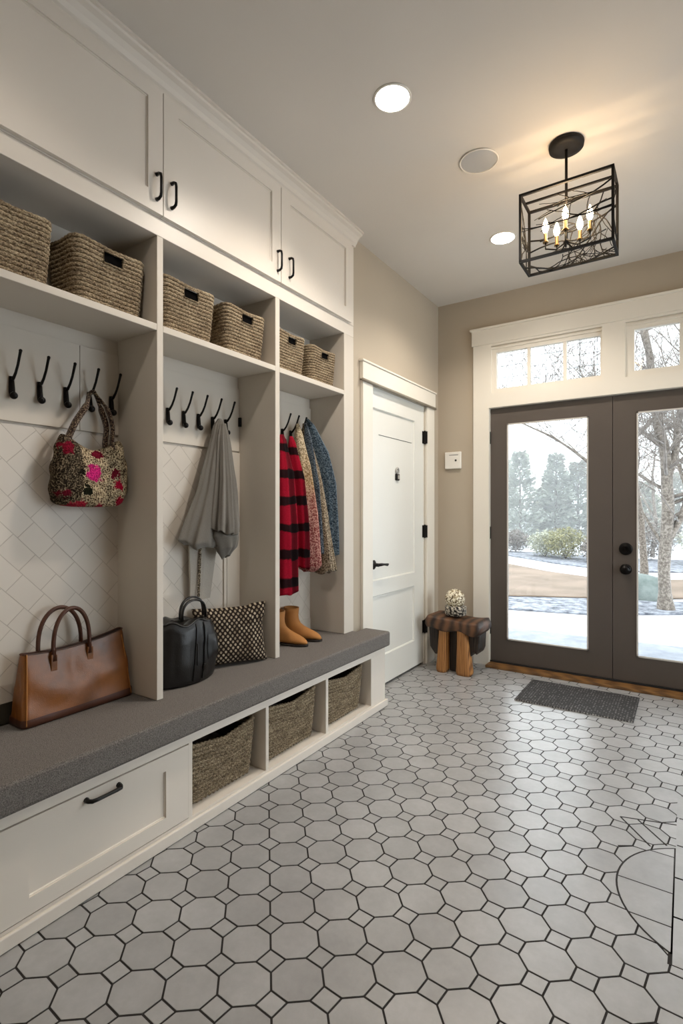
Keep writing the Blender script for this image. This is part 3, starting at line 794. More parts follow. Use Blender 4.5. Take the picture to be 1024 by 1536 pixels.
# black bag
def BT(a): return .270+.007*math.sin(7*a+1)-.026*max(0, math.sin(a))**2+.006*math.sin(4*a)
bb = thing('black_leather_bag', (-1.905, 1.575, ZB), 'black leather bucket bag on the bench beside the white divider', 'handbag')
m = MB(); rg = []
for i in range(31):
    f = i/30
    s = interp([(0,.93),(.05,1.0),(.35,1.03),(.7,.99),(.9,.93),(1,.84)], f)[0]
    ring = []
    for k in range(96):
        a = 2*PI*k/96
        e = 1+.030*abs(math.sin(5.5*a+.6))**.5*math.sin(PI*f)-.01+.03*math.sin(5*a+2+f*1.4)*(.4+f)+noise.noise(Vector((math.cos(a)*2, math.sin(a)*2, f*3)))*.05*f
        ring.append((-1.905+.092*s*e*math.cos(a), 1.575+.168*s*e*math.sin(a)+.01*f, ZB+.002+BT(a)*f))
    rg.append(ring)
m.rings(rg, True, False)
t_ = rg[-1]; m.rings([t_, [(-1.905+(x+1.905)*.9, 1.585+(y-1.585)*.92, z+.006) for x, y, z in t_], [(-1.905+(x+1.905)*.3, 1.585+(y-1.585)*.85, z-.006) for x, y, z in t_]], False, True)
obj('bag_body', m, M['blackleather'], bb, smooth=True, fix=False)
m = MB(); m.tube([(-1.905+(x+1.905)*1.01, 1.585+(y-1.585)*1.01, z) for x, y, z in t_], .004, 6, closed=True); obj('rim_piping', m, M['blackleather'], bb, smooth=True)
for sx, dy, h in ((.022, .02, .088), (-.022, .045, .094)):
    m = MB(); pts = []
    for k in range(21):
        a = PI*k/20; pts.append((-1.905+sx, 1.60+dy-.068*math.cos(a), ZB+.272+h*math.sin(a)**.6))
    m.tube(pts, .0085, 8, flat=.6); obj('handle', m, M['blackleather'], bb, smooth=True)
m = MB(); rg = []
for i in range(9):
    f = .3+.5*i/8; ring = []
    for k in range(9):
        a = R(18+34*k/8)
        ring.append((a, f))
    rg.append(ring)
def bsurf(a, f, off):
    s = interp([(0,.93),(.05,1.0),(.35,1.03),(.7,.99),(.9,.93),(1,.84)], f)[0]
    e = 1+.030*abs(math.sin(5.5*a+.6))**.5*math.sin(PI*f)-.01+.03*math.sin(5*a+2+f*1.4)*(.4+f)+noise.noise(Vector((math.cos(a)*2, math.sin(a)*2, f*3)))*.05*f
    return (-1.905+(.092*s*e+off)*math.cos(a), 1.575+(.168*s*e+off)*math.sin(a)+.01*f, ZB+.002+BT(a)*f)
m = MB(); vs = []; fs = []
for i in range(9):
    for k in range(9):
        f = .34+.42*i/8; a = R(24+30*k/8); e = min(i, 8-i, k, 8-k); vs.append(bsurf(a, f, .003+.006*min(e, 2)))
for i in range(8):
    for k in range(8): fs.append((i*9+k, i*9+k+1, (i+1)*9+k+1, (i+1)*9+k))
m.add(vs, fs); obj('pocket', m, M['blackleather'], bb, smooth=True)
m = MB()
for a0 in (-8, 10): m.tube([bsurf(R(a0+6*i/12), .06+.9*i/12, .003) for i in range(13)], .004, 6, flat=.5)
m.tube([bsurf(R(-2), .3+.35*i/8, .006) for i in range(9)], .003, 6)
obj('strap', m, M['blackleather'], bb, smooth=True)

# dotted throw pillow leaning on the side panel
d = Vector((.165, .325, 0)).normalized(); nn = Vector((d.y, -d.x, 0))
pc = Vector((-1.893, 1.868, ZB+.003)); W_, H_ = .375, .285; N = 30
m = MB(); vs = []; uv = []; fs = []
for side in (1, -1):
    for i in range(N+1):
        for j in range(N+1):
            u = i/N*2-1; v = j/N*2-1
            pin = 1-.07*(1-abs(v)**2)*abs(u)**3; pinv = 1-.06*(1-abs(u)**2)*abs(v)**3
            th_ = .048*((1-u**4)*(1-v**4))**.55*side*(1+.18*noise.noise(Vector((u*2, v*2, side))))
            x = u*pin*W_/2; z = (v*pinv*.5+.5)*H_ 
            if u > .6 and v > .5: x += .012*(u-.6)/.4; z += .008
            z = max(z, .002) if v < -.9 else z
            lean = -nn*.05*(z/H_)
            vs.append(pc+d*x+Vector((0,0,z))+nn*th_+lean); uv.append((i/N, j/N*H_/W_))
    o_ = 0 if side == 1 else (N+1)**2
    for i in range(N):
        for j in range(N): fs.append((o_+i*(N+1)+j, o_+(i+1)*(N+1)+j, o_+(i+1)*(N+1)+j+1, o_+i*(N+1)+j+1))
m.add(vs, fs); m.uv = uv
po = obj('throw_pillow', m, M['dots'], None, loc=(-1.893,1.868,ZB), smooth=True)
tag(po, 'dark brown pillow with rows of cream dots beside the black bag', 'pillow')

# ankle boots
def boot(loc, lb):
    x0, y0, z0 = loc; t = thing('ankle_boot', loc, lb, 'boot', 'pair of tan ankle boots')
    F = [(.088,.186),(.086,.165),(.084,.14),(.088,.118),(.10,.097),(.125,.082),(.155,.070),(.185,.058),(.21,.047),(.23,.034),(.242,.02)]
    B = [(-.002,.190),(-.001,.165),(.0,.135),(-.002,.105),(-.006,.075),(-.006,.045),(.01,.014),(.06,.011),(.12,.009),(.18,.009),(.236,.010)]
    Wd = [.046,.044,.042,.040,.039,.038,.039,.042,.041,.032,.012]
    m = MB(); rg = []
    for (fx, fz), (bx, bz), w in zip(F, B, Wd):
        ring = []
        for k in range(32):
            a = 2*PI*k/32; c = math.cos(a); s = math.sin(a)
            px_ = (fx+bx)/2+(fx-bx)/2*c; pz_ = (fz+bz)/2+(fz-bz)/2*c
            ring.append((x0+px_, y0+w*(abs(s)**.85)*(1 if s > 0 else -1), z0+pz_))
        rg.append(ring)
    inner = [(x0+.043+(x-x0-.043)*.88, y0+(y-y0)*.88, z-.001) for x, y, z in rg[0]]
    m.rings([[(x, y, z-.06) for x, y, z in inner], inner]+rg, True, True)
    obj('upper', m, M['suede'], t, smooth=True, fix=False)
    m = MB(); sp = [(-.008,.036),(.05,.040),(.11,.042),(.17,.041),(.215,.033),(.24,.016),(.248,.004)]
    out = [(x0+a, y0+b) for a, b in sp]+[(x0+a, y0-b) for a, b in reversed(sp)]
    n = len(out); m.add([(x, y, z0+.004) for x, y in out]+[(x, y, z0+.012) for x, y in out], [tuple(range(n))[::-1], tuple(range(n, 2*n))]+[(i, (i+1) % n, (i+1) % n+n, i+n) for i in range(n)])
    obj('sole', m, M['sole'], t, bevel=.002)
    obj('heel', MB().box(x0-.008, x0+.055, y0-.033, y0+.033, z0+.0005, z0+.022), M['sole'], t, bevel=.004)
    return t
b1 = boot((-2.035, 2.325, ZB), 'tan ankle boot nearer the divider, in front of its pair')
b2 = boot((-2.035, 2.455, ZB), 'tan ankle boot further from the divider, toward the interior door')
for b, a in ((b1, 8), (b2, 10)): b.rotation_euler.z = R(a)

# ------------------------------------------------------------------ hanging things
def drape(m, keys, folds=6, amp=.12, seed=0, n=84, rows=44, hem=.0, cap=True, mi=0):
    """cloth hanging from a point: keys = (s, cx, cy, cz, ax, ay); ay along the wall, ax out of it"""
    rnd = random.Random(seed); ph = [rnd.random()*6.28 for _ in range(4)]; rg = []
    for i in range(rows+1):
        s = i/rows; cx, cy, cz, ax, ay = interp(keys, s)
        ring = []; A = amp*(.5+.5*s)
        for k in range(n):
            a = 2*PI*k/n
            r = 1+A*math.sin(folds*a+ph[0]+.5*math.sin(2*a+ph[1])+.7*s)+A*.45*math.sin((folds*2+1)*a+ph[2]-s)
            r += noise.noise(Vector((math.cos(a)*1.6+seed, math.sin(a)*1.6, s*3)))*.12
            zz = cz + (hem*math.sin(a*2+ph[3])+hem*.6*math.sin(a*folds+ph[0]))*s**3
            ring.append((cx+ax*r*math.cos(a), cy+ay*r*math.sin(a), zz))
        rg.append(ring)
    last = rg[-1]; cx, cy, cz, ax, ay = interp(keys, 1)
    rg.append([(cx+(x-cx)*.9, cy+(y-cy)*.9, z+.006) for x, y, z in last])
    rg.append([(cx+(x-cx)*.75, cy+(y-cy)*.75, z+.05) for x, y, z in last])
    m.rings(rg, True, True, mi); return m

# floral crochet bag, origin as in SPOTS
cb = thing('crochet_bag', (-1.975, 1.17, 1.27), 'floral crochet shoulder bag hanging in the left locker bay', 'bag')
m = MB(); rg = []
for i in range(29):
    f = i/28
    hx, hy = interp([(0,.03,.125),(.05,.044,.142),(.2,.052,.152),(.5,.052,.150),(.8,.047,.142),(.95,.036,.128),(1,.022,.118)], f)
    pts, _ = rrect(hx, hy, min(hx*.95, .045), 110); ring = []
    for p in pts:
        yy = p.y/max(hy, .01)
        zt = .235+.03*yy*yy-.012*math.cos(yy*3)
        zb = .012*abs(yy)**3
        w = 1+noise.noise(Vector((p.x*14, p.y*14, f*5)))*.07
        ring.append((-1.978+p.x*w, 1.172+p.y*w+.01*f, 1.27+zb*(1-f)+zt*f))
    rg.append(ring)
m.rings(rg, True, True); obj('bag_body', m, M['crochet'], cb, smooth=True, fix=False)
for dx, k in ((-1.962, 0), (-1.992, 1)):
    m = MB(); pk = (-2.012+.006*(1-k), 1.208, 1.742)
    yl = 1.078+.02*k; yr = 1.262-.012*k
    pts = [(dx, yl-.01, 1.485), (dx, yl, 1.53), (dx, yl+.03, 1.60), (dx-.005, yl+.075, 1.67), (pk[0], 1.192, 1.722), pk, (pk[0], 1.224, 1.722), (dx-.012, 1.240+.008*(1-k), 1.67), (dx, 1.256+.008*(1-k), 1.60), (dx, yr, 1.53), (dx+.012*(1-k), yr+.005, 1.47)]
    sm = []
    for i in range(len(pts)-1):
        p0, p1, p2, p3 = [Vector(pts[max(0, min(len(pts)-1, i+q))]) for q in (-1, 0, 1, 2)]
        for q in range(5):
            t = q/5; sm.append(.5*((2*p1)+(p2-p0)*t+(2*p0-5*p1+4*p2-p3)*t*t+(3*p1-p0-3*p2+p3)*t**3))
    sm.append(Vector(pts[-1]))
    m.tube(sm, [.018 if abs(p.z-1.742) > .06 else .011 for p in sm], 10, flat=.45); obj('shoulder_strap', m, M['crochetstrap'], cb, smooth=True, fix=False)

# grey garment
gg = thing('grey_garment', (-1.985, 1.875, 1.72), 'plain grey cotton garment bunched on a hook in the middle bay', 'garment')
m = MB(); drape(m, [(0,-1.985,1.875,1.725,.010,.010),(.06,-1.988,1.872,1.69,.024,.032),(.25,-1.985,1.852,1.53,.036,.062),(.5,-1.978,1.825,1.36,.044,.092),(.78,-1.975,1.79,1.20,.050,.125),(.93,-1.972,1.765,1.11,.052,.140),(1,-1.972,1.775,1.085,.040,.120)], folds=6, amp=.12, seed=5, hem=.014)
obj('body', m, M['greycloth'], gg, smooth=True, fix=False)
m = MB(); drape(m, [(0,-1.965,1.877,1.70,.012,.016),(.15,-1.958,1.872,1.62,.026,.034),(.45,-1.940,1.862,1.42,.044,.058),(.85,-1.925,1.848,1.20,.054,.080),(1,-1.922,1.845,1.150,.052,.080)], folds=8, amp=.20, seed=8, hem=.012)
obj('front_layer', m, M['greycloth'], gg, smooth=True, fix=False)
m = MB(); drape(m, [(0,-1.945,1.855,1.19,.040,.076),(.35,-1.935,1.862,1.13,.050,.082),(.7,-1.940,1.870,1.07,.044,.062),(1,-1.950,1.878,1.025,.022,.026)], folds=3, amp=.12, seed=12, hem=.010, rows=24)
obj('cuff', m, M['greycloth'], gg, smooth=True, fix=False)
m = MB(); rg = []
for i in range(12):
    f = i/11; z = 1.10-.285*f; a = 1.70+.01*f; b = 1.885-.045*f; x = -2.012-.006*f
    rg.append([(x+.008*math.sin(3*f), a, z), (x+.012, (a+b)/2, z), (x, b, z), (x-.004, b, z), (x+.006, (a+b)/2, z), (x-.004, a, z)])
m.rings(rg); obj('lining', m, M['sheer'], gg, smooth=False)
m = MB(); m.tube([(-1.994, 1.755-.012*k/8, 1.10-.265*k/8) for k in range(9)], .011, 8, flat=.2); obj('strap', m, M['strap'], gg, smooth=True)

def coat(name, loc, lb, cat, parts):
    t = thing(name, loc, lb, cat, 'clothes on the hooks of the right bay')
    for pn, keys, mat, kw in parts:
        m = MB(); drape(m, keys, **kw); obj(pn, m, mat, t, smooth=True, fix=False)
    return t
rc = coat('plaid_jacket', (-1.965, 2.36, 1.72), 'red and black plaid jacket, leftmost garment in the right locker bay', 'jacket', [
    ('body', [(0,-1.96,2.335,1.70,.010,.012),(.06,-1.955,2.325,1.66,.03,.03),(.25,-1.925,2.29,1.47,.075,.055),(.6,-1.905,2.265,1.15,.095,.065),(1,-1.90,2.255,.80,.10,.066)], M['plaid'], dict(folds=5, amp=.10, seed=2, hem=.012)),
    ('sleeve', [(0,-1.965,2.425,1.70,.010,.010),(.07,-1.955,2.42,1.66,.024,.022),(.3,-1.92,2.405,1.45,.065,.034),(.65,-1.90,2.405,1.17,.078,.040),(1,-1.895,2.405,.925,.078,.040)], M['plaid'], dict(folds=4, amp=.10, seed=3, hem=.01))])
rk = coat('knit_cardigan', (-1.965, 2.50, 1.80), 'speckled cream to rose knit cardigan beside the red plaid jacket', 'cardigan', [
    ('body', [(0,-1.985,2.515,1.79,.008,.010),(.08,-1.975,2.51,1.73,.022,.024),(.3,-1.935,2.495,1.53,.055,.034),(.6,-1.90,2.49,1.24,.078,.040),(.92,-1.885,2.495,.93,.085,.043),(1,-1.885,2.495,.90,.06,.032)], M['knit'], dict(folds=5, amp=.07, seed=4, hem=.006))])
tc_ = coat('tweed_coat', (-1.965, 2.585, 1.80), 'long greyish tan coat between the rose knit and the blue coat', 'coat', [
    ('body', [(0,-1.985,2.575,1.80,.008,.010),(.08,-1.97,2.575,1.73,.024,.022),(.3,-1.93,2.575,1.52,.058,.032),(.6,-1.895,2.585,1.22,.085,.037),(1,-1.872,2.605,.885,.100,.040)], M['tantweed'], dict(folds=5, amp=.08, seed=6, hem=.01))])
bc = coat('blue_coat', (-1.965, 2.60, 1.82), 'slate blue tweed coat, rightmost garment in the right locker bay', 'coat', [
    ('body', [(0,-1.97,2.59,1.83,.008,.010),(.06,-1.955,2.60,1.79,.03,.022),(.25,-1.905,2.63,1.62,.065,.035),(.5,-1.88,2.655,1.42,.082,.038),(1,-1.872,2.672,.985,.085,.036)], M['bluetweed'], dict(folds=4, amp=.07, seed=7, hem=.006)),
    ('sleeve', [(0,-1.965,2.565,1.80,.010,.008),(.1,-1.935,2.552,1.70,.026,.012),(.4,-1.898,2.545,1.42,.055,.015),(1,-1.885,2.55,1.0,.074,.014)], M['bluedark'], dict(folds=3, amp=.06, seed=9, hem=.004))])

# ------------------------------------------------------------------ stool and globe by the far wall
st = thing('carved_stool', (-1.51, 3.95, 0), 'small dark carved wooden stool with two honey coloured legs beside the dark doors', 'stool')
m = MB(); rg = []
for i in range(25):
    f = i/24; x = -1.725+.44*f; ring = []
    hy = .145+.01*math.sin(f*9); zt = .425+.012*math.sin(f*5+1)-.012*(f > .97); zb = .335-.02*f+.01*math.sin(f*13)
    e = min(1, f*12+.5, (1-f)*12+.5)
    for k in range(28):
        a = 2*PI*k/28; c, s = math.cos(a), math.sin(a)
        c = math.copysign(abs(c)**.25, c); s = math.copysign(abs(s)**.3, s)
        w = 1+.05*noise.noise(Vector((x*9, c*2, s*2)))
        ring.append((x, 3.94+hy*c*w*(.9+.1*e), (zt+zb)/2+(zt-zb)/2*s*w*e))
    rg.append(ring)
m.rings(rg); obj('seat', m, M['darkwood'], st, smooth=True)
def leg(x0, x1, w0, w1, d0, lean=0):
    m = MB(); rg = []
    for i in range(17):
        f = i/16; z = .345*(1-f)+.001; cx = x0+(x1-x0)*f
        w = w0+(w1-w0)*(f**1.4)-.012*(f > .97); dd = d0*(1-.25*f*0)
        ring = []
        for k in range(24):
            a = 2*PI*k/24; c, s = math.cos(a), math.sin(a); c = math.copysign(abs(c)**.6, c); s = math.copysign(abs(s)**.6, s)
            ring.append((cx+w*c, 3.86+dd*s, z))
        rg.append(ring)
    m.rings(rg); return m
obj('leg', leg(-1.585, -1.60, .034, .048, .05), M['oakleg'], st, smooth=True)
obj('leg', leg(-1.435, -1.42, .040, .066, .05), M['oakleg'], st, smooth=True)
def wing(pts, y0, y1, nm='side_wing'):
    m = MB(); m.prism(pts, y0, y1); return obj(nm, m, M['bark2'], st, bevel=.012, bseg=3)
wing([(-1.72,.345),(-1.635,.345),(-1.635,.13),(-1.665,.12),(-1.71,.18)], 3.86, 4.03)
wing([(-1.40,.335),(-1.305,.32),(-1.312,.20),(-1.33,.16),(-1.35,.185),(-1.375,.14),(-1.40,.16)], 3.86, 4.03)
wing([(-1.56,.345),(-1.46,.345),(-1.455,.002),(-1.555,.002)], 3.885, 3.99, 'centre_post')
gl = thing('mosaic_globe', (-1.525, 3.94, .432), 'round speckled mosaic globe ornament on a dark base on the stool', 'ornament')
obj('base', MB().lathe([(.001,0),(.078,0),(.084,.012),(.083,.05),(.087,.058),(.083,.068),(.07,.074),(.001,.075)], (-1.525,3.94,.437), 'z', 36), M['mosaicbase'], gl, smooth=True)
obj('globe', MB().sphere((-1.53,3.94,.563), .078, (1,1,1.0), 36, 22), M['mosaic'], gl, smooth=True)

# wall control, doormat
t = thing('thermostat', (-1.658, YF, 1.62), 'square white wall control on the beige wall above the stool', 'thermostat')
obj('casing', MB().box(-1.73, -1.587, YF-.022, YF, 1.617, 1.761), M['plast'], t, bevel=.006, bseg=3)
obj('slot', MB().box(-1.69, -1.61, YF-.0235, YF-.0215, 1.732, 1.736), M['edge'], t)
obj('button', MB().lathe([(.001,0),(.009,0),(.008,-.004),(.001,-.005)], (-1.632, YF-.0215, 1.688), 'y', 14), M['edge'], t)
m = MB(); m.box(-.955, -.262, 3.52, 4.01, .0010, .0095)
tag(obj('doormat', m, M['mat'], None, loc=(-.61, 3.76, .001), bevel=.003), 'dark grey ribbed rectangular doormat in front of the dark double doors', 'doormat')

# ------------------------------------------------------------------ ceiling fittings
def downlight(x, y, lb, en=66):
    t = thing('recessed_light', (x, y, H), lb, 'ceiling light', 'recessed ceiling lights')
    obj('trim_ring', MB().lathe([(.071,-.001),(.073,-.005),(.080,-.004),(.083,-.001)], (x, y, H), 'z', 40), M['plast'], t, smooth=True)
    obj('lamp_disc', MB().lathe([(.001,-.002),(.074,-.002),(.074,-.0035),(.001,-.0036)], (x, y, H), 'z', 32), M['lamp'], t)
    l = bpy.data.lights.new('downlight', 'SPOT'); l.energy = en; l.color = (1, .90, .79); l.spot_size = R(140); l.spot_blend = .6; l.shadow_soft_size = .06
    o = bpy.data.objects.new('downlight_lamp', l); COL.objects.link(o); o.location = (x, y, H-.02)
    return t
downlight(-1.055, 1.99, 'lit recessed ceiling light nearer the overhead cabinets')
downlight(-.995, 3.40, 'lit recessed ceiling light beside the hanging lantern', 60)
for x, y, en in ((-1.055, .58, 16), (.7, 3.4, 22), (.7, .6, 12)):
    downlight(x, y, 'recessed ceiling light outside the picture', en)
t = thing('ceiling_speaker', (-.878, 2.587, H), 'round flat white ceiling speaker between the two recessed lights', 'speaker')
obj('grille', MB().lathe([(.001,-.004),(.088,-.004),(.09,-.001),(.001,-.001)], (-.878, 2.587, H), 'z', 44), paint('speaker_grille_grey', (176,177,178), .7, bump=.4, bscale=900), t)
obj('rim', MB().lathe([(.088,-.001),(.090,-.0065),(.095,-.0065),(.0965,-.001)], (-.878, 2.587, H), 'z', 44), M['plast'], t, smooth=True)

# pendant lantern
px0, px1, py0, py1, pz0, pz1 = -.68, -.275, 2.615, 2.79, 2.475, 2.80
cx, cy = -.485, 2.70
pn = thing('pendant_lantern', (cx, cy, H), 'black rectangular wire lantern with twig pattern and candle bulbs hanging from the ceiling', 'pendant light')
obj('canopy', MB().lathe([(.001,-.001),(.078,-.001),(.08,-.006),(.078,-.022),(.05,-.028),(.001,-.03)], (cx,cy,H), 'z', 40), M['iron'], pn, smooth=True)
obj('rod', MB().tube([(cx,cy,H-.028),(cx,cy,pz1-.0),(cx,cy,2.555)], .0065, 10), M['iron'], pn, smooth=True)
m = MB(); h = .0058
for z in (pz0, pz1):
    for y in (py0, py1): m.box(px0-h, px1+h, y-h, y+h, z-h, z+h)
    for x in (px0, px1): m.box(x-h, x+h, py0, py1, z-h, z+h)
for x in (px0, px1):
    for y in (py0, py1): m.box(x-h, x+h, y-h, y+h, pz0, pz1)
m.box(px0, px1, cy-.005, cy+.005, pz1-.004, pz1+.005)
obj('frame', m, M['iron'], pn)
rnd = random.Random(5)
def twigs(fn, n, w, hgt):
    m = MB()
    def run(p, ang, L, r, dep):
        pts = [p]; a = ang
        for k in range(7):
            a += rnd.uniform(-.28, .28); q = (pts[-1][0]+math.cos(a)*L/7, pts[-1][1]+math.sin(a)*L/7)
            q = (min(w, max(0, q[0])), min(hgt, max(0, q[1])))
            pts.append(q)
            if dep and rnd.random() < .35: run(q, a+rnd.choice((-.8,.8)), L*.5, r*.75, dep-1)
        m.tube([fn(*q) for q in pts], [r*(1-.3*k/7) for k in range(8)], 5)
    for _ in range(n):
        e = rnd.random()
        if e < .35: run((0, rnd.uniform(.0, 1)*hgt), rnd.uniform(-.6,.6), w*.9, .0042, 2)
        elif e < .7: run((w, rnd.uniform(.0, 1)*hgt), PI+rnd.uniform(-.6,.6), w*.9, .0042, 2)
        elif e < .85: run((rnd.uniform(.1,.9)*w, 0), PI/2+rnd.uniform(-.7,.7), hgt, .003, 2)
        else: run((rnd.uniform(.1,.9)*w, hgt), -PI/2+rnd.uniform(-.7,.7), hgt, .003, 2)
    return m
W3, D3, H3 = px1-px0, py1-py0, pz1-pz0
obj('twig_panel', twigs(lambda a, b: (px0+a, py1, pz0+b), 7, W3, H3), M['iron'], pn, smooth=True)
obj('twig_panel', twigs(lambda a, b: (px0+a, py0, pz0+H3*.45+b*.55), 3, W3, H3), M['iron'], pn, smooth=True)
obj('twig_panel', twigs(lambda a, b: (px0, py0+a, pz0+b), 2, D3, H3), M['iron'], pn, smooth=True)
obj('twig_panel', twigs(lambda a, b: (px1, py0+a, pz0+b), 2, D3, H3), M['iron'], pn, smooth=True)
obj('twig_panel', twigs(lambda a, b: (px0+a, py0+b, pz0), 2, W3, D3), M['iron'], pn, smooth=True)
cand = [(-.575,2.675,2.60),(-.535,2.735,2.60),(-.484,2.672,2.635),(-.43,2.735,2.60),(-.378,2.68,2.605)]
brass = paint('aged_brass', (120,96,60), .35, .1, 10, metal=.8)
m = MB(); m.sphere((cx,cy,2.555), .014, seg=14, rg=8)
for x, y, z in cand: m.tube([(cx,cy,2.555),((cx+x)/2,(cy+y)/2,2.525),(x,y,2.535),(x,y,z-.035)], .004, 8)
obj('arms', m, M['iron'], pn, smooth=True)
for x, y, z in cand:
    s_ = obj('candle_sleeve', MB().lathe([(.001,-.036),(.013,-.036),(.013,-.03),(.008,-.028),(.008,.012),(.001,.013)], (x,y,z), 'z', 14), brass, pn, smooth=True)
    obj('bulb', MB().lathe([(.001,.013),(.007,.014),(.0135,.03),(.015,.042),(.011,.058),(.005,.074),(.0008,.086)], (x,y,z), 'z', 16), M['bulb'], s_, smooth=True)
    l = bpy.data.lights.new('candle_glow', 'POINT'); l.energy = .9; l.color = (1,.7,.42); l.shadow_soft_size = .03
    o = bpy.data.objects.new('candle_lamp', l); COL.objects.link(o); o.location = (x, y-.0, z+.1)

# ------------------------------------------------------------------ outside
def patch(name, poly, z, mat, th=.02):
    m = MB(); n = len(poly); m.add([(x,y,z-th) for x, y in poly]+[(x,y,z) for x, y in poly], [tuple(range(n))[::-1], tuple(range(n,2*n))]+[(i,(i+1)%n,(i+1)%n+n,i+n) for i in range(n)])
    return struct(name, m, mat)
m = MB(); NX = 60; vs = []
for j in range(NX+1):
    for i in range(NX+1):
        x = -60+120*i/NX; y = 4.41+80*(j/NX)**1.6
        z = -.17+noise.noise(Vector((x*.15, y*.15, 0)))*.05*min(1, max(0, (y-12)/10))
        z += max(0, y-28)*.02
        vs.append((x, y, z))
m.add(vs, [(j*(NX+1)+i, j*(NX+1)+i+1, (j+1)*(NX+1)+i+1, (j+1)*(NX+1)+i) for j in range(NX) for i in range(NX)])
struct('snow_ground', m, M['snow'], smooth=True)
patch('patio', [(-6,4.41),(4,4.41),(4,6.6),(-6,6.2)], -.145, M['patio'])
patch('gravel_strip', [(-7,7.1),(-2.15,7.63),(-1.11,7.85),(.2,8.75),(4,10.5),(4,12),(-.17,9.6),(-1.31,9.2),(-2.46,8.68),(-7,8.0)], -.142, M['gravel'])
patch('dry_lawn', [(-9,21),(-6.0,16.53),(-4.17,14.4),(-2.75,12.93),(-1.73,12.25),(-.6,12.4),(2,14.5),(6,17),(6,14.5),(2,12),(-.3,9.9),(-1.33,9.38),(-2.48,8.85),(-6,8.5),(-14,9.5)], -.138, M['lawn'])
patch('planting_bed', [(-6.5,18.5),(-4.4,16.6),(-3.0,15.1),(-1.3,13.9),(1,15),(4,18.5),(4,21),(-.5,17.8),(-2.5,18.0),(-4.5,18.8)], -.136, M['gravel'])

def leafcloud(m, c, rx, ry, rz, n, size, rnd, conic=False, mi=0):
    for _ in range(n):
        if conic:
            h = rnd.random()**1.1; lay = (1-h)**.8*(.72+.28*math.sin(h*26+rnd.random()*2.5))
            a = rnd.random()*2*PI; q = lay*rnd.random()**.4
            p = Vector((c[0]+rx*q*math.cos(a), c[1]+ry*q*math.sin(a), c[2]+rz*h-.12*rz*q*.5))
            out = Vector((math.cos(a), math.sin(a), .15+rnd.uniform(-.3,.5)))
        else:
            v = Vector((rnd.gauss(0,1), rnd.gauss(0,1), rnd.gauss(0,1))).normalized()*rnd.random()**.4
            p = Vector((c[0]+v.x*rx, c[1]+v.y*ry, c[2]+v.z*rz)); out = Vector((rnd.uniform(-1,1), rnd.uniform(-1,1), rnd.uniform(-.5,1)))
        out.normalize(); sd = out.cross(Vector((rnd.uniform(-1,1), rnd.uniform(-1,1), 1))).normalized()
        s = size*rnd.uniform(.5,1.3)
        m.add([p, p+out*s+sd*s*.22, p+out*s-sd*s*.22], [(0,1,2)], mi)
def conifer(x, y, h, w, lb, mat, seed):
    rnd = random.Random(seed); t = thing('conifer_tree', (x, y, -.17), lb, 'tree', 'conifers beyond the snowy lawn')
    obj('trunk', MB().tube([(x,y,-.25),(x,y,h*.95)], [.10,.02], 8), M['treebark'], t, smooth=True)
    m = MB(); leafcloud(m, (x,y,.15), w, w, h, 3000, .30, rnd, True)
    obj('foliage', m, mat, t, fix=False); return t
cf = [(-6.9,26.5,4.0,1.55,'tall dark conifer at the left edge of the left door glass','needle'),
      (-5.35,27.2,3.9,1.25,'middle conifer of the row in the left door glass','needle'),
      (-4.45,27.8,3.5,1.2,'conifer beside the inner edge of the left door glass','needle'),
      (-6.1,29.5,2.9,1.3,'pale green low conifer behind the two taller dark ones','needle2'),
      (-8.4,29.0,3.9,1.5,'conifer mostly hidden left of the door glass','needle'),
      (-3.2,29.0,3.2,1.4,'conifer behind the seam between the two dark doors','needle'),
      (-1.7,28.0,2.4,1.5,'low pale evergreen behind the large bare tree','needle2'),
      (-.3,30.0,2.9,1.6,'pale evergreen right of the large bare tree','needle2'),
      (1.6,29.0,3.2,1.5,'conifer right of the picture edge','needle'),
      (-10.6,31.0,4.2,1.7,'conifer far to the left outside the glass','needle')]
for k, (x, y, h_, w_, lb, mt) in enumerate(cf): conifer(x, y, h_, w_, lb, M[mt], 100+k)

